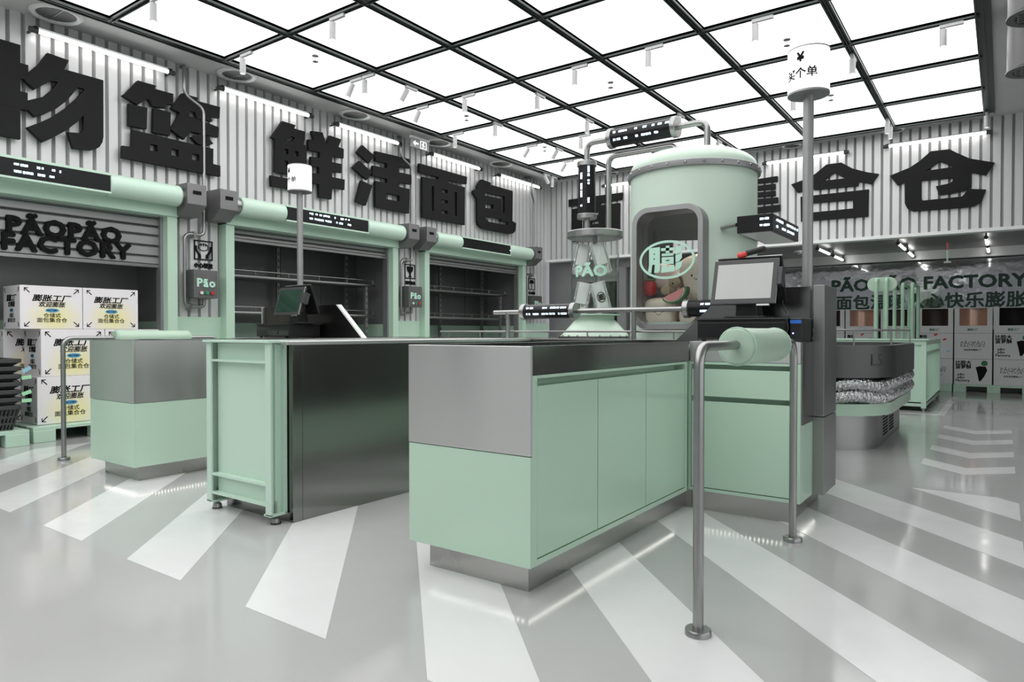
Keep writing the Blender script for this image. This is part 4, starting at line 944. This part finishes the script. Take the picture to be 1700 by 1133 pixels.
# ---- LED tubes and pipes joining dispenser, tank and rail
def led_tube(p0, p1, rad, lab, name, seed, pipes, extra=None, front=None):
    p0, p1 = Vector(p0), Vector(p1); d = (p1-p0).normalized(); L = (p1-p0).length
    r = thing(name, (p0+p1)/2, lab, 'sign')
    MB().cyl(p0+d*.03, p1-d*.03, rad, seg=32).build('casing', 'display_black', r, smooth=True)
    for p, e in ((p0, d), (p1, -d)):
        MB().cyl(p, p+e*.04, rad*1.14, seg=32).build('end_cap', 'steel_pipe', r, smooth=True, bevel=.004)
    for q in pipes: MB().tube(q, .024 if extra is None else extra, bend=.07, seg=16, steps=7).build('pipe', 'steel_pipe', r, smooth=True)
    n = Vector(front).normalized(); s = d.cross(n) if d.z < .5 else n.cross(d)
    mb = MB(); rg = random.Random(seed)
    for ang in (-.5, .35):
        nn = (n*math.cos(ang) + s*math.sin(ang)).normalized(); side = d.cross(nn)
        x = .05
        while x < L-.06:
            w = rg.choice((.012, .02, .03, .05))
            if rg.random() < .7 and x+w < L-.05:
                c = p0 + d*(x+w/2) + nn*(rad+.0005); hh = rad*.11
                mb.hexa([c+d*a*w/2+side*b*hh+nn*e for e in (0, .003) for a, b in ((-1,-1),(1,-1),(1,1),(-1,1))])
            x += w + rg.choice((.008, .012, .03))
    mb.build('led_text', 'led_text', r)
    return r
led_tube((-2.615, 5.0, 2.575), (-2.03, 5.0, 2.575), .072, 'horizontal black LED tube sign on pipes above the tank', 'led_tube_sign', 4,
    [[(-2.60, 5.0, 2.575), (-2.825, 5.0, 2.575), (-2.825, 5.0, 2.42)], [(-2.04, 5.0, 2.575), (-1.80, 5.0, 2.575), (-1.80, 5.0, 2.352)]], front=(.25, -1, -.1))
led_tube((-2.825, 5.0, 2.42), (-2.825, 5.0, 1.945), .072, 'upright black LED tube sign standing on the glass dispenser', 'led_column_sign', 9,
    [[(-2.825, 5.0, 1.95), (-2.825, 5.0, 1.831)]], front=(.2, -1, 0))
tag(MB().tube([(-2.07, 5.05, 2.354), (-2.07, 5.05, 2.45), (-2.65, 5.05, 2.45), (-2.65, 5.05, 1.831)], .024, bend=.08, seg=16, steps=7).build('link_pipe', 'steel_pipe', loc=(-2.65, 5.05, 1.83), smooth=True), 'bent steel pipe running from the tank dome down to the dispenser top', 'pipe')
rl = led_tube((-3.083, 4.435, 1.16), (-2.592, 4.435, 1.16), .056, 'black LED tube on the steel rail in front of the glass dispenser', 'led_rail_sign', 21, [], front=(.35, -1, 0))
rl2 = led_tube((-1.75, 4.435, 1.16), (-1.31, 4.435, 1.16), .056, 'black LED tube on the steel rail, half hidden by the slanted steel screen', 'led_rail_sign', 27, [], front=(.35, -1, 0))
r = thing('display_rail', (-2.4, 4.435, ZT), 'straight steel pipe rail carrying two LED tubes in front of the tank', 'rail')
MB().tube([(-3.365, 4.435, 1.16), (-3.082, 4.435, 1.16)], .018, seg=14).build('pipe', 'steel_pipe', r, smooth=True); MB().tube([(-2.592, 4.435, 1.16), (-1.75, 4.435, 1.16)], .018, seg=14).build('pipe', 'steel_pipe', r, smooth=True)
for x in (-3.23, -2.125): MB().cyl((x, 4.435, ZT), (x, 4.435, 1.155), .018, seg=14).build('post', 'steel_pipe', r, smooth=True)

# ---- plush cushions in the tank
def blob(mb, c, s, R=None, p=2.5, seg=20, rings=14):
    R = R or Matrix.Identity(3); c = Vector(c); vs = []; fs = []
    f = lambda v: math.copysign(abs(v)**(2/p), v)
    for i in range(rings+1):
        ph = -PI/2+PI*i/rings
        for k in range(seg):
            t = 2*PI*k/seg; vs.append(c + R @ Vector((s[0]*f(math.cos(ph))*f(math.cos(t)), s[1]*f(math.cos(ph))*f(math.sin(t)), s[2]*f(math.sin(ph)))))
    for i in range(rings):
        for k in range(seg): fs.append((i*seg+k, i*seg+(k+1) % seg, (i+1)*seg+(k+1) % seg, (i+1)*seg+k))
    return mb.add(vs, fs)
def toast(c, size, R, lab, mat='toast', eyes=True):
    r = thing('toast_cushion', (c[0], c[1], c[2]-size[2]), lab, 'cushion', 'plush cushions in the tank')
    w, t, h = size; C = Vector(c)
    outl = [(-w*.86,-h),(w*.86,-h),(w*.95,-h*.6),(w*.9,h*.2),(w*1.02,h*.5),(w*.85,h*.9),(w*.35,h),(-w*.35,h),(-w*.85,h*.9),(-w*1.02,h*.5),(-w*.9,h*.2),(-w*.95,-h*.6)]
    def slab(sc_, y0, y1, y2, y3):
        vs = []; n = len(outl)
        for y, k in ((y0, .55*sc_), (y0+.25*(y1-y0), .85*sc_), (y1, sc_), (y2, sc_), (y3-.25*(y3-y2), .85*sc_), (y3, .55*sc_)):
            vs += [C + R @ Vector((p*k, y, q*k)) for p, q in outl]
        fs = [(i*n+k, i*n+(k+1) % n, (i+1)*n+(k+1) % n, (i+1)*n+k) for i in range(5) for k in range(n)] + [tuple(range(n)), tuple(range(5*n, 6*n))]
        return MB().add(vs, fs)
    o = slab(1.0, -t, -t*.4, t*.4, t).build('body', mat, r, smooth=True); s = o.modifiers.new('sub', 'SUBSURF'); s.levels = s.render_levels = 2
    o = slab(1.045, -t*.45, -t*.3, t*.6, t*.95).build('crust', 'crust' if mat == 'toast' else 'plush_pink', r, smooth=True); s = o.modifiers.new('sub', 'SUBSURF'); s.levels = s.render_levels = 2
    if eyes:
        for sx in (-1, 1): blob(MB(), C + R @ Vector((sx*w*.22, -t*.99, h*.1)), (.007, .004, .008), R, 2, 10, 6).build('eye', 'ink', r, smooth=True)
        MB().tube([C + R @ Vector((w*.12*math.cos(a), -t*1.0, -h*.02+h*.10*math.sin(a))) for a in [PI+PI*k/8 for k in range(9)]], .0022, seg=6).build('mouth', 'ink', r)
Ry = lambda d: Matrix.Rotation(math.radians(d), 3, 'Y'); Rz = lambda d: Matrix.Rotation(math.radians(d), 3, 'Z')
FZ = ZT+.076
toast((-2.037, 4.70, FZ+.114), (.122, .06, .112), Rz(8), 'cream toast cushion with dot eyes sitting at the bottom of the tank window')
toast((-1.765, 4.75, 1.395), (.13, .065, .165), Ry(-14), 'large cream toast cushion with a smile leaning at the side of the tank window')
toast((-2.05, 4.89, 1.40), (.13, .06, .105), Ry(24), 'pinkish tilted toast cushion behind the oval emblem', 'toast_pink', False)
r = tag(blob(MB(), (-1.79, 4.70, FZ+.09), (.103, .065, .09), Rz(-6), 2.3).build('bun_cushion', 'toast', loc=(-1.79, 4.70, FZ), smooth=True), 'plain cream bun cushion beside the toast cushion at the bottom of the tank', 'cushion')
r = thing('strawberry_plush', (-2.115, 4.68, 1.26), 'small red strawberry plush with green leaves in the tank', 'plush toy')
blob(MB(), (-2.115, 4.68, 1.325), (.055, .045, .06), None, 2.2).build('body', 'plush_red', r, smooth=True)
for k in range(5): blob(MB(), (-2.115+.03*math.cos(k*1.257), 4.675+.02*math.sin(k*1.257), 1.385), (.022, .012, .010), Rz(k*72), 2, 10, 6).build('leaf', 'plush_green', r, smooth=True)
r = thing('dog_plush', (-1.975, 4.75, 1.26), 'small tan dog plush with dark ears lying among the cushions', 'plush toy')
blob(MB(), (-1.975, 4.72, 1.315), (.07, .04, .04), Ry(-20), 2.2).build('body', 'plush_tan', r, smooth=True); blob(MB(), (-1.925, 4.69, 1.36), (.045, .038, .038), None, 2.2).build('head', 'plush_tan', r, smooth=True)
for dx in (-.035, .035): blob(MB(), (-1.925+dx, 4.70, 1.375), (.012, .016, .03), None, 2, 10, 8).build('ear', 'plush_brown', r, smooth=True)
for dx in (-.04, .03): blob(MB(), (-1.925+dx, 4.69, 1.295), (.014, .02, .03), None, 2, 10, 8).build('paw', 'plush_tan', r, smooth=True)
blob(MB(), (-1.925, 4.652, 1.35), (.008, .006, .006), None, 2, 8, 6).build('nose', 'ink', r)
r = thing('watermelon_plush', (-1.88, 4.66, 1.20), 'watermelon slice plush with green striped rind in the tank', 'plush toy')
R = Ry(-25); C = Vector((-1.875, 4.605, 1.262)); o_ = lambda pts, t: MB().prism([pts], C + R @ Vector((0, t/2, 0)), R @ Vector((1,0,0)), R @ Vector((0,0,1)), R @ Vector((0,-1,0)), t)
arc = lambda rad, n=14: [(rad*math.cos(PI+PI*k/n), rad*.72*math.sin(PI+PI*k/n)+.02) for k in range(n+1)]
o_(arc(.098), .07).build('rind', 'plush_green', r, bevel=.01); o_(arc(.084), .082).build('white_layer', 'toast', r, bevel=.006); o_(arc(.076), .09).build('flesh', 'plush_pink', r, bevel=.006)
# ================================================================== RIGHT AISLE
def stadium(x0, x1, y0, y1, rad, off=0.0, n=10):
    """plan outline with rounded near corners"""
    x0, x1, y0, y1 = x0-off, x1+off, y0-off, y1+off; rad = rad+off; P = []
    for cx, cy, a0 in ((x1-rad, y1-rad, 0), (x0+rad, y1-rad, 90), (x0+rad, y0+rad, 180), (x1-rad, y0+rad, 270)):
        for k in range(n+1): a = math.radians(a0+90*k/n); P.append((cx+rad*math.cos(a), cy+rad*math.sin(a)))
    return P
def ridged_duct(path, rad):
    P = [Vector(p) for p in path]; pts = []
    for a, b in zip(P[:-1], P[1:]):
        n = max(1, int((b-a).length/.014)); pts += [a + (b-a)*k/n for k in range(n)]
    rg = random.Random(3); m = MB(); vs = []; fs = []; seg = 20; N = len(pts)
    for i, p in enumerate(pts):
        t = (pts[(i+1) % N]-pts[i-1]).normalized(); s = Vector((t.y, -t.x, 0)).normalized(); u = Vector((0,0,1))
        for k in range(seg):
            a = 2*PI*k/seg; r_ = rad*(1.0 + (.07 if i % 2 else -.05) + rg.uniform(-.035, .035)); vs.append(p + s*math.cos(a)*r_ + u*math.sin(a)*r_)
    for i in range(N):
        j = (i+1) % N; fs += [(i*seg+k, i*seg+(k+1) % seg, j*seg+(k+1) % seg, j*seg+k) for k in range(seg)]
    return m.add(vs, fs)
def chilled_case():
    r = thing('chilled_case', (-1.6, 7.4, 0), 'rounded steel display island with crinkled foil ducts wrapped round its waist', 'display case')
    x0, x1, y0, y1, rad = -2.35, -.87, 6.28, 8.55, .42
    up = lambda mb, off, z0, h, ins=None: mb.prism([stadium(x0, x1, y0, y1, rad, off)] + ([stadium(x0, x1, y0, y1, rad, ins)] if ins is not None else []), (0,0,z0), (1,0,0), (0,1,0), (0,0,1), h)
    up(MB(), 0, 0, .30).build('base', 'steel_dark', r, smooth=True)
    up(MB(), .10, .30, .10).build('mint_band', 'mint', r, smooth=True)
    up(MB(), .02, .40, .22).build('core', 'case_steel', r, smooth=True)
    up(MB(), .13, .62, .27, .06).build('rim', 'case_steel', r, smooth=True)
    up(MB(), .06, .62, .16).build('well_floor', 'case_steel', r)
    for z in (.455, .560):
        path = [(p[0], p[1], z + .012*math.sin(i*.9)) for i, p in enumerate(stadium(x0, x1, y0, y1, rad, .075, 12))]
        path.append(path[0]); d = ridged_duct(path, .054)
        d.build('foil_duct', 'foil', r)
    # vent grilles near the rounded corner
    for k in range(2):
        a = math.radians(-14 + k*0); yy = 6.85+k*.42
        v = box('vent_plate', 'steel_matte', r, x1-.002, x1+.006, yy, yy+.36, .06, .28)
        for j in range(7): box('vent_slot', 'ink', v, x1+.005, x1+.0085, yy+.03, yy+.33, .075+j*.028, .090+j*.028)
    text('lettering', 'L5', .14, 'bar_dark', r, (-.848, 6.378, .77), (Vector((.574, .819, 0)), Vector((0,0,1)), Vector((.819, -.574, 0))), ext=.003)
    pts = stadium(x0, x1, y0, y1, rad, .09, 8); pts.append(pts[0])
    g = MB().tube([(p[0], p[1], 1.02) for p in pts], .008, seg=8).build('top_rail', 'steel_matte', r, smooth=True)
    for p in pts[:-1:5]: MB().cyl((p[0], p[1], .88), (p[0], p[1], 1.02), .007, seg=8).build('rail_post', 'steel_matte', r)
chilled_case()

def cage_cart():
    r = thing('cage_cart', (-1.8, 11.2, 0), 'mint steel bin with a big black 3 and barred sides, beside the white cartons', 'bin')
    x0, x1, y0, y1 = -2.75, -.78, 10.0, 12.4; z1 = .90
    for x in (x0, x1-.05):
        for y in (y0, y1-.05): box('corner_post', 'mint_matte', r, x-.002, x+.052, y-.002, y+.052, .04, z1+.002)
    box('end_panel', 'mint_matte', r, x0+.05, x1-.05, y0+.02, y0+.035, .12, .84); box('end_panel', 'mint_matte', r, x0+.05, x1-.05, y1-.035, y1-.02, .12, .84)
    for y in (y0, y1-.05):
        box('cross_rail', 'mint_matte', r, x0, x1, y, y+.05, .84, z1); box('cross_rail', 'mint_matte', r, x0, x1, y, y+.05, .06, .12)
    for x in (x0, x1-.05):
        box('side_rail', 'mint_matte', r, x, x+.05, y0, y1, .84, z1); box('side_rail', 'mint_matte', r, x, x+.05, y0, y1, .06, .12); box('side_rail', 'mint_matte', r, x+.01, x+.04, y0, y1, .72, .75)
        for k in range(11): box('side_bar', 'mint_matte', r, x+.012, x+.038, y0+.14+k*.21, y0+.165+k*.21, .12, .74)
    box('top_cap', 'mint_matte', r, x0-.03, x1+.03, y0-.03, y0+.06, z1, z1+.015)
    box('floor_tray', 'mint_matte', r, x0, x1, y0, y1, .10, .115)
    for x in (x0+.04, x1-.03):
        for y in (y0+.03, y1-.03): MB().cyl((x, y, 0), (x, y, .05), .02, seg=12).build('foot', 'steel_pipe', r)
    text('lettering', '3', .56, 'ink', r, (-1.10, y0+.018, .52), FY, bold=.022, ext=.004, xs=1.15)
cage_cart()
def green_rail(x0, x1, y, lab, pad):
    r = thing('pad_rail', ((x0+x1)/2, y, 0.0), lab, 'rail', 'mint padded rails over the bin')
    for dx in (x0, x1):
        MB().tube([(dx, y-.42, .905), (dx, y-.42, 1.70), (dx, y+.42, 1.70), (dx, y+.42, .905)], .025, bend=.05, seg=12).build('bent_pipe', 'rail_green', r, smooth=True)
    m = MB(); n = 28; w = .13
    ring = [(.085*math.copysign(1, math.cos(t)) + .092*math.cos(t), .092*math.sin(t)) for t in [2*PI*(k+.5)/n for k in range(n)]]
    if pad: m.prism([ring], ((x0+x1)/2, y+.35 if pad > 0 else y-.30, 1.64), (1,0,0), (0,0,1), (0,-1,0), .06).build('oval_pad', 'mint_leather', r, bevel=.01)
green_rail(-1.37, -1.25, 10.62, 'mint pipe rail with an oval pad standing behind the 3 bin panel', -1)
green_rail(-1.18, -1.06, 11.75, 'plain mint pipe rail deeper in the 3 bin', 0)

# ---- pallets
def pallet(x0, x1, y0, y1, along, lab, grp, h=.14):
    r = thing('pallet', ((x0+x1)/2, (y0+y1)/2, 0), lab, 'pallet', grp)
    n = 7
    if along == 'y':      # long side along y (shutter bay)
        for k in range(n): a = x0+(x1-x0)*k/n; box('deck_board', 'mint_matte', r, a+.004, a+(x1-x0)/n-.004, y0, y1, h-.03, h, .003)
        for yy in (y0, (y0+y1)/2-.09, y1-.18):
            for xx in (x0, x1-.12): box('block', 'mint_matte', r, xx, xx+.12, yy, yy+.18, 0, h-.03, .005)
    else:
        for k in range(n): a = y0+(y1-y0)*k/n; box('deck_board', 'mint_matte', r, x0, x1, a+.004, a+(y1-y0)/n-.004, h-.03, h, .003)
        for xx in (x0, (x0+x1)/2-.09, x1-.18):
            for yy in (y0, y1-.12): box('block', 'mint_matte', r, xx, xx+.18, yy, yy+.12, 0, h-.03, .005)
pallet(-8.0+.02, -7.06, 2.46, 3.62, 'y', 'mint plastic pallet under the printed yellow cartons', 'pallets in the shutter bay')
pallet(-7.75, -6.97, 1.45, 2.40, 'y', 'mint plastic pallet under the stacked black baskets', 'pallets in the shutter bay')

# ---- printed cartons (proto + copies)
def carton():
    w, d, h = .515, .395, .398     # y, x, z
    r = thing('printed_carton', (0, 0, 0), '', 'carton', 'printed cartons in the shutter bay')
    bdy = MB().box(-d/2, d/2, -w/2, w/2, 0, h).build('carton_body', 'carton_print', r, bevel=.002)
    MB().box(-d/2-.001, d/2+.001, -.003, .003, h, h+.001).build('lid_seam', 'ink', bdy)
    X0 = d/2+.0005
    fr2 = (Vector((1,0,0)), Vector((0,0,1)), Vector((0,-1,0)))
    for fr, o, sx in ((FX, (X0, .0, 0), 1.0), (fr2, (0, -w/2-.0005, 0), .72)):
        def T(s, size, z, bold, sh=0.0, xs=1.0, mat='ink', nm='print_lettering'):
            text(nm, s, size, mat, bdy, frame_pt(o, fr, 0, z), fr, bold=bold, ext=.0008, shear=sh, xs=xs*sx)
        T('膨胀工厂', .066, .286, .0026, .18, 1.2); T('欢迎膨胀', .054, .228, .0014, .18, 1.02)
        T('仓储式', .044, .126, .0005, 0, 1.1); T('面包集合仓', .046, .082, .0005, 0, 1.1)
        ring = [(.058*sx*math.cos(2*PI*k/28), .020*math.sin(2*PI*k/28)) for k in range(28)]
        ov = MB().prism([ring], frame_pt(o, fr, 0, .172), fr[0], fr[1], fr[2], .0006).build('print_oval', 'blue_ink', bdy)
        text('print_lettering', 'FACTORY', .022, 'ink', bdy, frame_pt(o, fr, 0, .172, .0007), fr, bold=.001, ext=.0006, xs=.9*sx)
        hw = w/2-.05 if fr is FX else d/2-.035
        for sa in (-1, 1):
            for sb in (-1, 1):
                c = frame_pt((X0, 0, 0) if fr is FX else o, fr, sa*(hw-.005), h/2+sb*(h/2-.045), .0); u, v, n = fr[0]*sa*(sx), fr[1]*sb, fr[2]
                MB().prism([[(-.022,-.022),(-.016,-.022),(.017,.011),(.017,-.010),(.024,-.010),(.024,.024),(-.010,.024),(-.010,.017),(.011,.017),(-.022,-.016)]], c, u, v, n, .0008).build('print_arrow', 'ink', bdy)
    return r
proto = carton(); first = True
def put_carton(xf, y0, y1, z0, z1, lab):
    global first
    o = proto if first else copy_tree(proto)
    first = False
    if xf < -7.5: o.scale = (.9, 1, 1)
    o.location = (xf-.1975*o.scale[0], (y0+y1)/2, z0); o.scale = (o.scale[0], (y1-y0)/.515, (z1-z0)/.398); o['label'] = lab
for a in ((-7.2, 2.412, 2.927, 1.032, 1.430, 'white and yellow printed carton on the top row, its narrow side also in view'),
          (-7.2, 2.934, 3.447, 1.032, 1.430, 'white and yellow printed carton on the top row, beside the dark bay wall'),
          (-7.2, 2.575, 3.125, .588, 1.030, 'white and yellow printed carton in the middle row, behind the pipe barrier post'),
          (-7.2, 3.132, 3.66, .588, 1.030, 'white and yellow printed carton in the middle row, mostly behind the checkout counter'),
          (-7.2, 2.542, 3.090, .144, .586, 'white and yellow printed carton on the bottom row, set on the mint pallet'),
          (-7.2, 3.097, 3.62, .144, .586, 'white and yellow printed carton on the bottom row, hidden behind the checkout counter'),
          (-7.60, 2.41, 2.92, .588, 1.030, 'white and yellow printed carton in the middle row, set back behind the basket stack'),
          (-7.60, 2.47, 2.98, .144, .586, 'white and yellow printed carton on the bottom row, set back behind the basket stack')):
    put_carton(*a)

# ---- stack of black baskets
def basket(z, full, lab, tagmat, off):
    x0, x1, y0, y1 = -7.62, -7.02, 1.93, 2.345; h = .22
    r = thing('shopping_basket', (-7.32, 2.14, z), lab, 'basket', 'stacked black shopping baskets')
    k = .045; t = z+h
    m = MB()
    for (a, b, c, d, zz0, zz1) in ((x0-.012, x1+.012, y0-.012, y0+.012, t-.035, t), (x0-.012, x1+.012, y1-.012, y1+.012, t-.035, t), (x0-.012, x0+.012, y0, y1, t-.035, t), (x1-.012, x1+.012, y0, y1, t-.035, t)): m.box(a, b, c, d, zz0, zz1)
    m.build('rim', 'grey_plastic', r, bevel=.004)
    if full:
        rb = MB()
        for j in range(14):
            yy = y0+k+(y1-y0-2*k)*j/13; yt = y0+(y1-y0)*j/13
            rb.hexa([(x1-k-.008, yy-.006, z), (x1-k, yy-.006, z), (x1-k, yy+.006, z), (x1-k-.008, yy+.006, z), (x1-.008, yt-.006, t-.03), (x1, yt-.006, t-.03), (x1, yt+.006, t-.03), (x1-.008, yt+.006, t-.03)])
            rb.hexa([(x0+k, yy-.006, z), (x0+k+.008, yy-.006, z), (x0+k+.008, yy+.006, z), (x0+k, yy+.006, z), (x0, yt-.006, t-.03), (x0+.008, yt-.006, t-.03), (x0+.008, yt+.006, t-.03), (x0, yt+.006, t-.03)])
        for j in range(18):
            xx = x0+k+(x1-x0-2*k)*j/17; xt = x0+(x1-x0)*j/17
            for ya, yb in ((y0+k, y0), (y1-k-.008, y1-.008)):
                rb.hexa([(xx-.006, ya, z), (xx+.006, ya, z), (xx+.006, ya+.008, z), (xx-.006, ya+.008, z), (xt-.006, yb, t-.03), (xt+.006, yb, t-.03), (xt+.006, yb+.008, t-.03), (xt-.006, yb+.008, t-.03)])
        rb.build('rib', 'grey_plastic', r)
        for zz in (.05, .11): box('waist_band', 'grey_plastic', r, x0+k*(1-zz/h), x1-k*(1-zz/h), y1-k*(1-zz/h)-.006, y1-k*(1-zz/h)+.004, z+zz, z+zz+.018); box('waist_band', 'grey_plastic', r, x1-k*(1-zz/h)-.006, x1-k*(1-zz/h)+.004, y0+k*(1-zz/h), y1-k*(1-zz/h), z+zz, z+zz+.018)
        box('bottom', 'grey_plastic', r, x0+k, x1-k, y0+k, y1-k, z, z+.008)
    else:
        MB().hexa([(x0+.04, y0+.04, t-.064), (x1-.04, y0+.04, t-.064), (x1-.04, y1-.04, t-.064), (x0+.04, y1-.04, t-.064), (x0, y0, t-.034), (x1, y0, t-.034), (x1, y1, t-.034), (x0, y1, t-.034)]).build('basket_body', 'grey_plastic', r)
    if tagmat:
        R = Matrix.Rotation(off, 3, 'X')
        MB().obox((x1+.02, y1+.045, t-.03), (.004, .075, .032), R).build('paper_tag', tagmat, r)
labs = ['bottom black shopping basket of the stack, standing on the mint pallet', 'black shopping basket second from the bottom of the stack, white-green tag on its rim', 'black shopping basket in the middle of the stack, tilted green tag', 'black shopping basket above the tilted green tag in the stack', 'black shopping basket fourth from the bottom of the stack', 'black shopping basket next to the top of the stack, blue tag', 'topmost black shopping basket of the stack']
for k in range(7): basket(.14+k*.068, k == 0, labs[k], [None, 'tag_green', 'tag_green', None, 'tag_green', 'tag_blue', None][k], [0, .0, .35, 0, .1, .6, 0][k])

# ---- white cartons on pallets at the back
CW, CH = .523, .428
cols = [(-3.42, 0), (-2.88, 1), (-2.335, 2), (-1.765, 3), (-1.205, 4), (-.662, 5), (-.118, 6), (.43, 7)]
def display_carton(x, z, inner, lab):
    r = thing('display_carton', (x+CW/2, 13.93, z), lab, 'carton', 'open-fronted white cartons on the top row')
    y0, y1 = 13.70, 14.06; a, b, c, d = x+.07, x+CW-.07, z+.125, z+CH-.012
    m = MB().box(x, a, y0, y1, z, z+CH).box(b, x+CW, y0, y1, z, z+CH).box(a, b, y0, y1, z, c).box(a, b, y1-.02, y1, c, z+CH)
    m.build('carton_body', 'white_card', r)
    box('top_lip', 'white_card', r, a, b, y0+.02, y1, d, z+CH)
    n = 12; vs = []
    for zz in (c, d):
        for k in range(n+1): t = PI*k/n; vs.append((a+(b-a)*k/n, y0+.03+.12*math.sin(t), zz))
    MB().add(vs, [(k, k+1, n+2+k, n+1+k) for k in range(n)]).build('curved_lining', inner, r, smooth=True, fix=False)
    text('print_lettering', '膨胀工厂', .04, 'green_disc', r, (x+CW/2, y0-.0005, z+.06), FY, bold=.002, ext=.0008)
def plain_carton(x, z, kind, lab):
    r = thing('white_carton', (x+CW/2, 13.9, z), lab, 'carton', 'white cartons on the back pallets')
    y0 = 13.70
    box('carton_body', 'white_card', r, x, x+CW, y0, 14.08, z, z+CH-.004, .002)
    c = x+CW/2
    if kind == 'A':
        text('print_lettering', 'PÃOPÃO', .075, 'grey_plastic', r, (c, y0-.0005, z+.27), FY, bold=.0, ext=.0008, xs=1.15); text('print_lettering', 'FACTORY', .06, 'grey_plastic', r, (c, y0-.0005, z+.215), FY, ext=.0008, xs=1.3)
        text('print_lettering', '欢迎来到膨胀工厂', .032, 'ink', r, (c, y0-.0005, z+.15), FY, bold=.001, ext=.0008)
    elif kind == 'B':
        text('print_lettering', '比脸大', .075, 'ink', r, (x+.13, y0-.0005, z+.365), FY, bold=.003, ext=.0008); text('print_lettering', '菠萝酥', .075, 'ink', r, (x+.13, y0-.0005, z+.295), FY, bold=.003, ext=.0008)
        for k, s in enumerate(('pão', 'pão', 'Factory')): text('print_lettering', s, .055, 'ink', r, (x+(.05 if k < 2 else .02), y0-.0005, z+.16-k*.05), FY, bold=.002, ext=.0008, xs=1.2, align='LEFT')
        MB().cyl((x+.42, y0, z+.355), (x+.42, y0-.001, z+.355), .045, seg=28).build('print_disc', 'green_disc', r)
        MB().prism([[(.30,.29),(.36,.31),(.44,.30),(.46,.24),(.42,.14),(.37,.06),(.345,.06),(.325,.18)]], (x, y0, z), (1,0,0), (0,0,1), (0,-1,0), .001).build('print_shape', 'ink', r)
    else:
        text('print_lettering', '膨胀', .06, 'ink', r, (x+.09, y0-.0005, z+.37), FY, bold=.003, ext=.0008)
        for k, (px, pz, mt) in enumerate(((.25, .38, 'button_red'), (.38, .30, 'button_red'), (.43, .10, 'tag_blue'))): MB().prism([[(0,0),(.05,.015),(.045,.045),(.0,.03)]], (x+px, y0, z+pz), (1,0,0), (0,0,1), (0,-1,0), .001).build('print_flag', mt, r)
inn = ['brown_dark', 'copper', 'brown_dark', 'copper', 'brown_dark', 'brown_dark', 'copper', 'brown_dark']
inn = ['copper', 'brown_dark', 'copper', 'brown_dark', 'brown_dark', 'copper', 'black', 'copper']
names = ['far behind the chilled case', 'behind the steel pillar', 'next to the mint pad rail poles, copper lined', 'behind the mint pad rail poles', 'lined in dark brown above the bin', 'lined in bright copper past the bin', 'lined in black', 'past the black lined one']
kinds = [('A','B'), ('B','A'), ('A','C'), ('B','A'), ('A','C'), ('B','A'), ('A','B'), ('B','A')]
for x, k in cols:
    plain_carton(x, .13, kinds[k][0], 'white bottom-row carton under the open one ' + names[k]); plain_carton(x, .13+CH, kinds[k][1], 'white middle-row carton under the open one ' + names[k])
    display_carton(x, .13+2*CH, inn[k], 'open-fronted white carton ' + names[k])
for k, (a, b) in enumerate(((-3.45, -2.33), (-2.31, -1.23), (-1.21, -.69), (-.67, .44), (.42+.03, 1.3))):
    pallet(a, b, 13.66, 14.08, 'x', ['mint pallet behind the chilled case under white cartons', 'mint pallet behind the 3 bin under white cartons', 'short mint pallet beside the 3 bin under white cartons', 'mint pallet under the black lined and copper lined open cartons', 'mint pallet at the end of the white carton row'][k], 'pallets under the white cartons', .128)
# dome camera on the recess ceiling
r = thing('dome_camera', (-2.9, 12.6, 2.36), 'small white dome camera on the recess ceiling', 'camera')
MB().cyl((-2.9, 12.6, 2.42), (-2.9, 12.6, 2.39), .075, seg=24).build('mount', 'white_paint', r, smooth=True); blob(MB(), (-2.9, 12.6, 2.385), (.06, .06, .05), None, 2).build('dome', 'steel_matte', r, smooth=True)
r = thing('hanging_sign_rod', (-.72, 12.8, 2.0), 'thin hanging rod with a red top and green sleeve above the white cartons', 'rod')
MB().cyl((-.72, 12.8, 2.42), (-.72, 12.8, 2.30), .012, seg=8).build('rod', 'scanner_red', r); MB().cyl((-.72, 12.8, 2.30), (-.72, 12.8, 2.12), .012, seg=8).build('sleeve', 'mint_print', r); MB().cyl((-.72, 12.8, 2.12), (-.72, 12.8, 2.10), .05, seg=16).build('disc', 'white_paint', r)
if first is False and not proto['label']: bpy.data.objects.remove(proto)

for o in bpy.data.objects:          # pieces too small to pick apart, kept as one part
    if o.parent and o.name.split('.')[0] in ('led_text', 'slot_row', 'led_strip', 'ridge', 'rib', 'louvre', 'grid', 'guard_wire'): o['kind'] = 'stuff'
